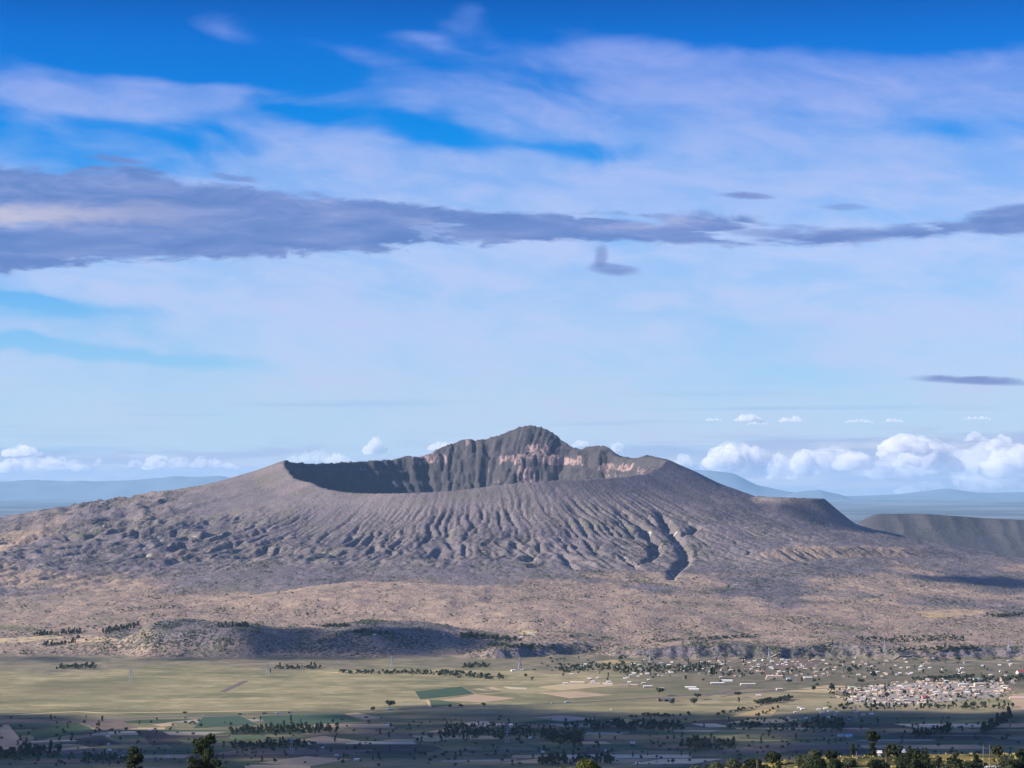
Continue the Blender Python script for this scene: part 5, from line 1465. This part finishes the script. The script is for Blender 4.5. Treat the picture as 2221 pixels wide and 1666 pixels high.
rs = np.random.default_rng(21)
big_tree('tall', 901, 437, 600, 1588, 112, 'tall ragged dark tree at the bottom left', LEAF_D, 3400, .34)
big_tree('tall', 902, 286, 620, 1622, 84, 'dense dark tree left of the tall ragged one', LEAF_D, 3000, .34)
big_tree('bush', 903, 478, 590, 1655, 60, 'low leafy bush at the foot of the tall ragged tree', LEAF_D, 1800, .35, 'bush', 'bushes on the near hillside')
big_tree('bush', 904, 1292, 480, 1638, 78, 'sunlit yellow green bush at the bottom centre', LEAF_Y, 3200, .28, 'bush', 'bushes on the near hillside')
big_tree('bush', 905, 1235, 500, 1656, 70, 'darker low bush left of the sunlit one', LEAF_Y, 1600, .3, 'bush', 'bushes on the near hillside')
big_tree('bush', 906, 1048, 520, 1656, 26, 'small yellow bush peeping over the bottom edge', LEAF_Y, 900, .22, 'bush', 'bushes on the near hillside')
FG = [('cypress', 911, 2005, 860, 1621, 74, 'big dark cone shaped tree near the right corner', LEAF_D), ('cypress', 912, 2072, 840, 1624, 60, 'dark cone shaped tree right of the biggest one', LEAF_D),
      ('cypress', 913, 2116, 880, 1630, 40, 'narrow dark tree left of the hut', LEAF_D), ('round', 914, 1985, 930, 1624, 46, 'round dark tree behind the biggest cone tree', LEAF_D),
      ('round', 915, 2190, 860, 1636, 70, 'spreading tree at the right corner', LEAF_M), ('tall', 916, 2162, 960, 1618, 34, 'slim feathery tree behind the hut', LEAF_M),
      ('flat', 917, 1895, 1010, 1583, 34, 'flat crowned tall tree right of centre corner', LEAF_D), ('tall', 918, 1893, 1000, 1609, 26, 'small dark tree under the flat crowned one', LEAF_D),
      ('round', 919, 1805, 940, 1626, 26, 'round tree at the left end of the yellow meadow', LEAF_D), ('round', 920, 1768, 950, 1626, 30, 'leafy tree above the grass strip', LEAF_M),
      ('tall', 921, 1925, 960, 1614, 22, 'slender pale tree near the white hut', LEAF_M), ('tall', 922, 1938, 965, 1612, 20, 'slender twin pale tree near the white hut', LEAF_M),
      ('tall', 923, 1952, 960, 1616, 18, 'slender tree left of the white hut', LEAF_M), ('tall', 924, 1973, 955, 1618, 12, 'thin bare looking tree right of the white hut', LEAF_M),
      ('round', 925, 1742, 930, 1638, 40, 'bushy grey green tree in the middle of the hillside', LEAF_M), ('round', 926, 1676, 960, 1632, 44, 'dark bushy tree left on the hillside', LEAF_D),
      ('bush', 927, 1590, 940, 1644, 60, 'rounded bush clump at the left of the hillside', LEAF_M), ('bush', 928, 1545, 930, 1652, 70, 'low bush clump at the far left of the hillside', LEAF_M),
      ('bush', 929, 1625, 900, 1650, 50, 'bush clump below the dark bushy tree', LEAF_D), ('round', 930, 1780, 880, 1640, 60, 'dark tree over the grass strip', LEAF_D), ('round', 931, 1815, 870, 1642, 50, 'dark tree right over the grass strip', LEAF_D),
      ('bush', 932, 1870, 830, 1656, 44, 'bush in the yellow meadow', LEAF_M), ('round', 933, 1960, 840, 1642, 46, 'tree beside the cone shaped ones', LEAF_D), ('cypress', 934, 2035, 800, 1636, 56, 'dark conical tree in front of the big cone pair', LEAF_D),
      ('bush', 935, 1690, 850, 1655, 40, 'bush under the grass strip', LEAF_Y), ('bush', 936, 2150, 800, 1650, 60, 'bush in front of the hut', LEAF_M), ('round', 937, 2105, 800, 1642, 56, 'dark tree in front of the hut left side', LEAF_D),
      ('tall', 938, 1850, 975, 1612, 14, 'thin tree left of the flat crowned tree', LEAF_M), ('round', 939, 2215, 900, 1618, 30, 'tree cut by the right edge', LEAF_D)]
ORD = ['first', 'second', 'third', 'fourth', 'fifth', 'sixth', 'seventh', 'eighth', 'ninth', 'tenth', 'eleventh', 'twelfth']; CNT = [0, 0, 0, 0]
TX = np.sort(rs.uniform(1500, 2230, 34))
for k in range(34):
    px = TX[k]; D = rs.uniform(760, 940); kd = ['round', 'bush', 'cypress', 'bush'][k % 4]; dark = px > 1960
    if 1800 < px < 1900 and k % 2: continue
    CNT[k % 4] += 1
    FG.append((kd, 950 + k % 7, px, D, rs.uniform(1640, 1655) if not dark else rs.uniform(1630, 1648), rs.uniform(30, 62), f'{ORD[CNT[k % 4] - 1]} {["round dark tree", "low bush", "pointed dark tree", "leafy bush"][k % 4]} from the left in the bottom right thicket', LEAF_D if dark or k % 3 else LEAF_M))
for kd, sd, px, D, top, w, lb, mt in FG:
    big_tree(kd, sd, px, D, top, w, lb, mt, 1500, .5, 'bush' if kd == 'bush' else 'tree', 'bushes on the near hillside' if kd == 'bush' else 'trees on the near hillside')


def fg_house(px, D, L, Wd, H, rise, rf, wl, yaw, label):
    p = fg_ground(px, D); return house(0, 0, L, Wd, H, rise, rf, wl, yaw, label, at=p)


fg_house(2154, 905, 4.6, 3.0, 2.6, .7, 'grey', 'grey', 6, 'pale hut with white roof beside two poles at right')
fg_house(1955, 985, 2.0, 1.8, 1.5, .7, 'white', 'white', 20, 'little white hut among slender trees')
fg_house(1907, 985, 1.0, 1.0, 1.6, .4, 'white', 'white', 0, 'tiny white box shed left of the little hut')
WOODP = plain_mat('pole_wood', (.20, .17, .14), .2, 1.0)


def pole(px, D, top, label, arm=True):
    p = fg_ground(px, D); h = EYE - (top - YH) / F * D - p[2]; r = empty('pole', p); tag(r, label, 'pole', 'poles on the near hillside')
    v, f = tube([(0, 0, -.5), (0, 0, h * .5), (0, 0, h)], [.14, .12, .10], 8); link(bpy.data.objects.new('shaft', mesh_np('shaft', v, f, [WOODP], None, True)), r)
    if arm: boxes('crossarm', [(-.7, .7, -.06, .06, h - .5, h - .36)], WOODP, r)


pole(2133, 900, 1616, 'left one of two wooden poles beside the hut'); pole(2147, 900, 1616, 'right one of two wooden poles beside the hut')
pole(1858, 960, 1630, 'thin pole left of the yellow meadow', False); pole(1922, 950, 1632, 'thin pole in the yellow meadow', False)


def tufts():
    n = 9000; D = rs.uniform(700, 1040, n); px = rs.uniform(1380, 2260, n); x = (px - W_ / 2) / F * D; z = sample(HZ, x, D)
    k = perlin(x / 14, D / 14, 77) > -.05; x, D, z = x[k], D[k], z[k]; n = len(x); V = []; s = rs.uniform(.25, .7, n); a = rs.uniform(0, 3.14, n)
    P = np.stack([x, D, z], 1); d = np.stack([np.cos(a), np.sin(a), 0 * a], 1) * s[:, None]; u = np.array([0, 0, 1.0])[None] * s[:, None] * 1.1
    e = np.stack([-np.sin(a), np.cos(a), 0 * a], 1) * s[:, None]
    V = np.stack([P - d, P + d, P + d * .5 + u + e * .3, P - d * .6 + u * .8 - e * .3], 1).reshape(-1, 3)
    o = bpy.data.objects.new('grass', mesh_np('grass', V - np.array([0, 900, 500.]), np.arange(n * 4).reshape(-1, 4), [GRASS])); o.location = (0, 900, 500)
    tag(link(o), 'dry yellow grass tufts on the near hillside', 'grass', kind='stuff')


GRASS = plain_mat('dry_grass', (.26, .21, .07), .4, .15)
tufts()
print('TRIS', sum(len(o.data.loops) - 2 * len(o.data.polygons) for o in {x.data: x for x in bpy.data.objects if x.type == 'MESH'}.values()), 'scrub', NSCRUB, 'houses', nh, 'objs', len(bpy.data.objects))
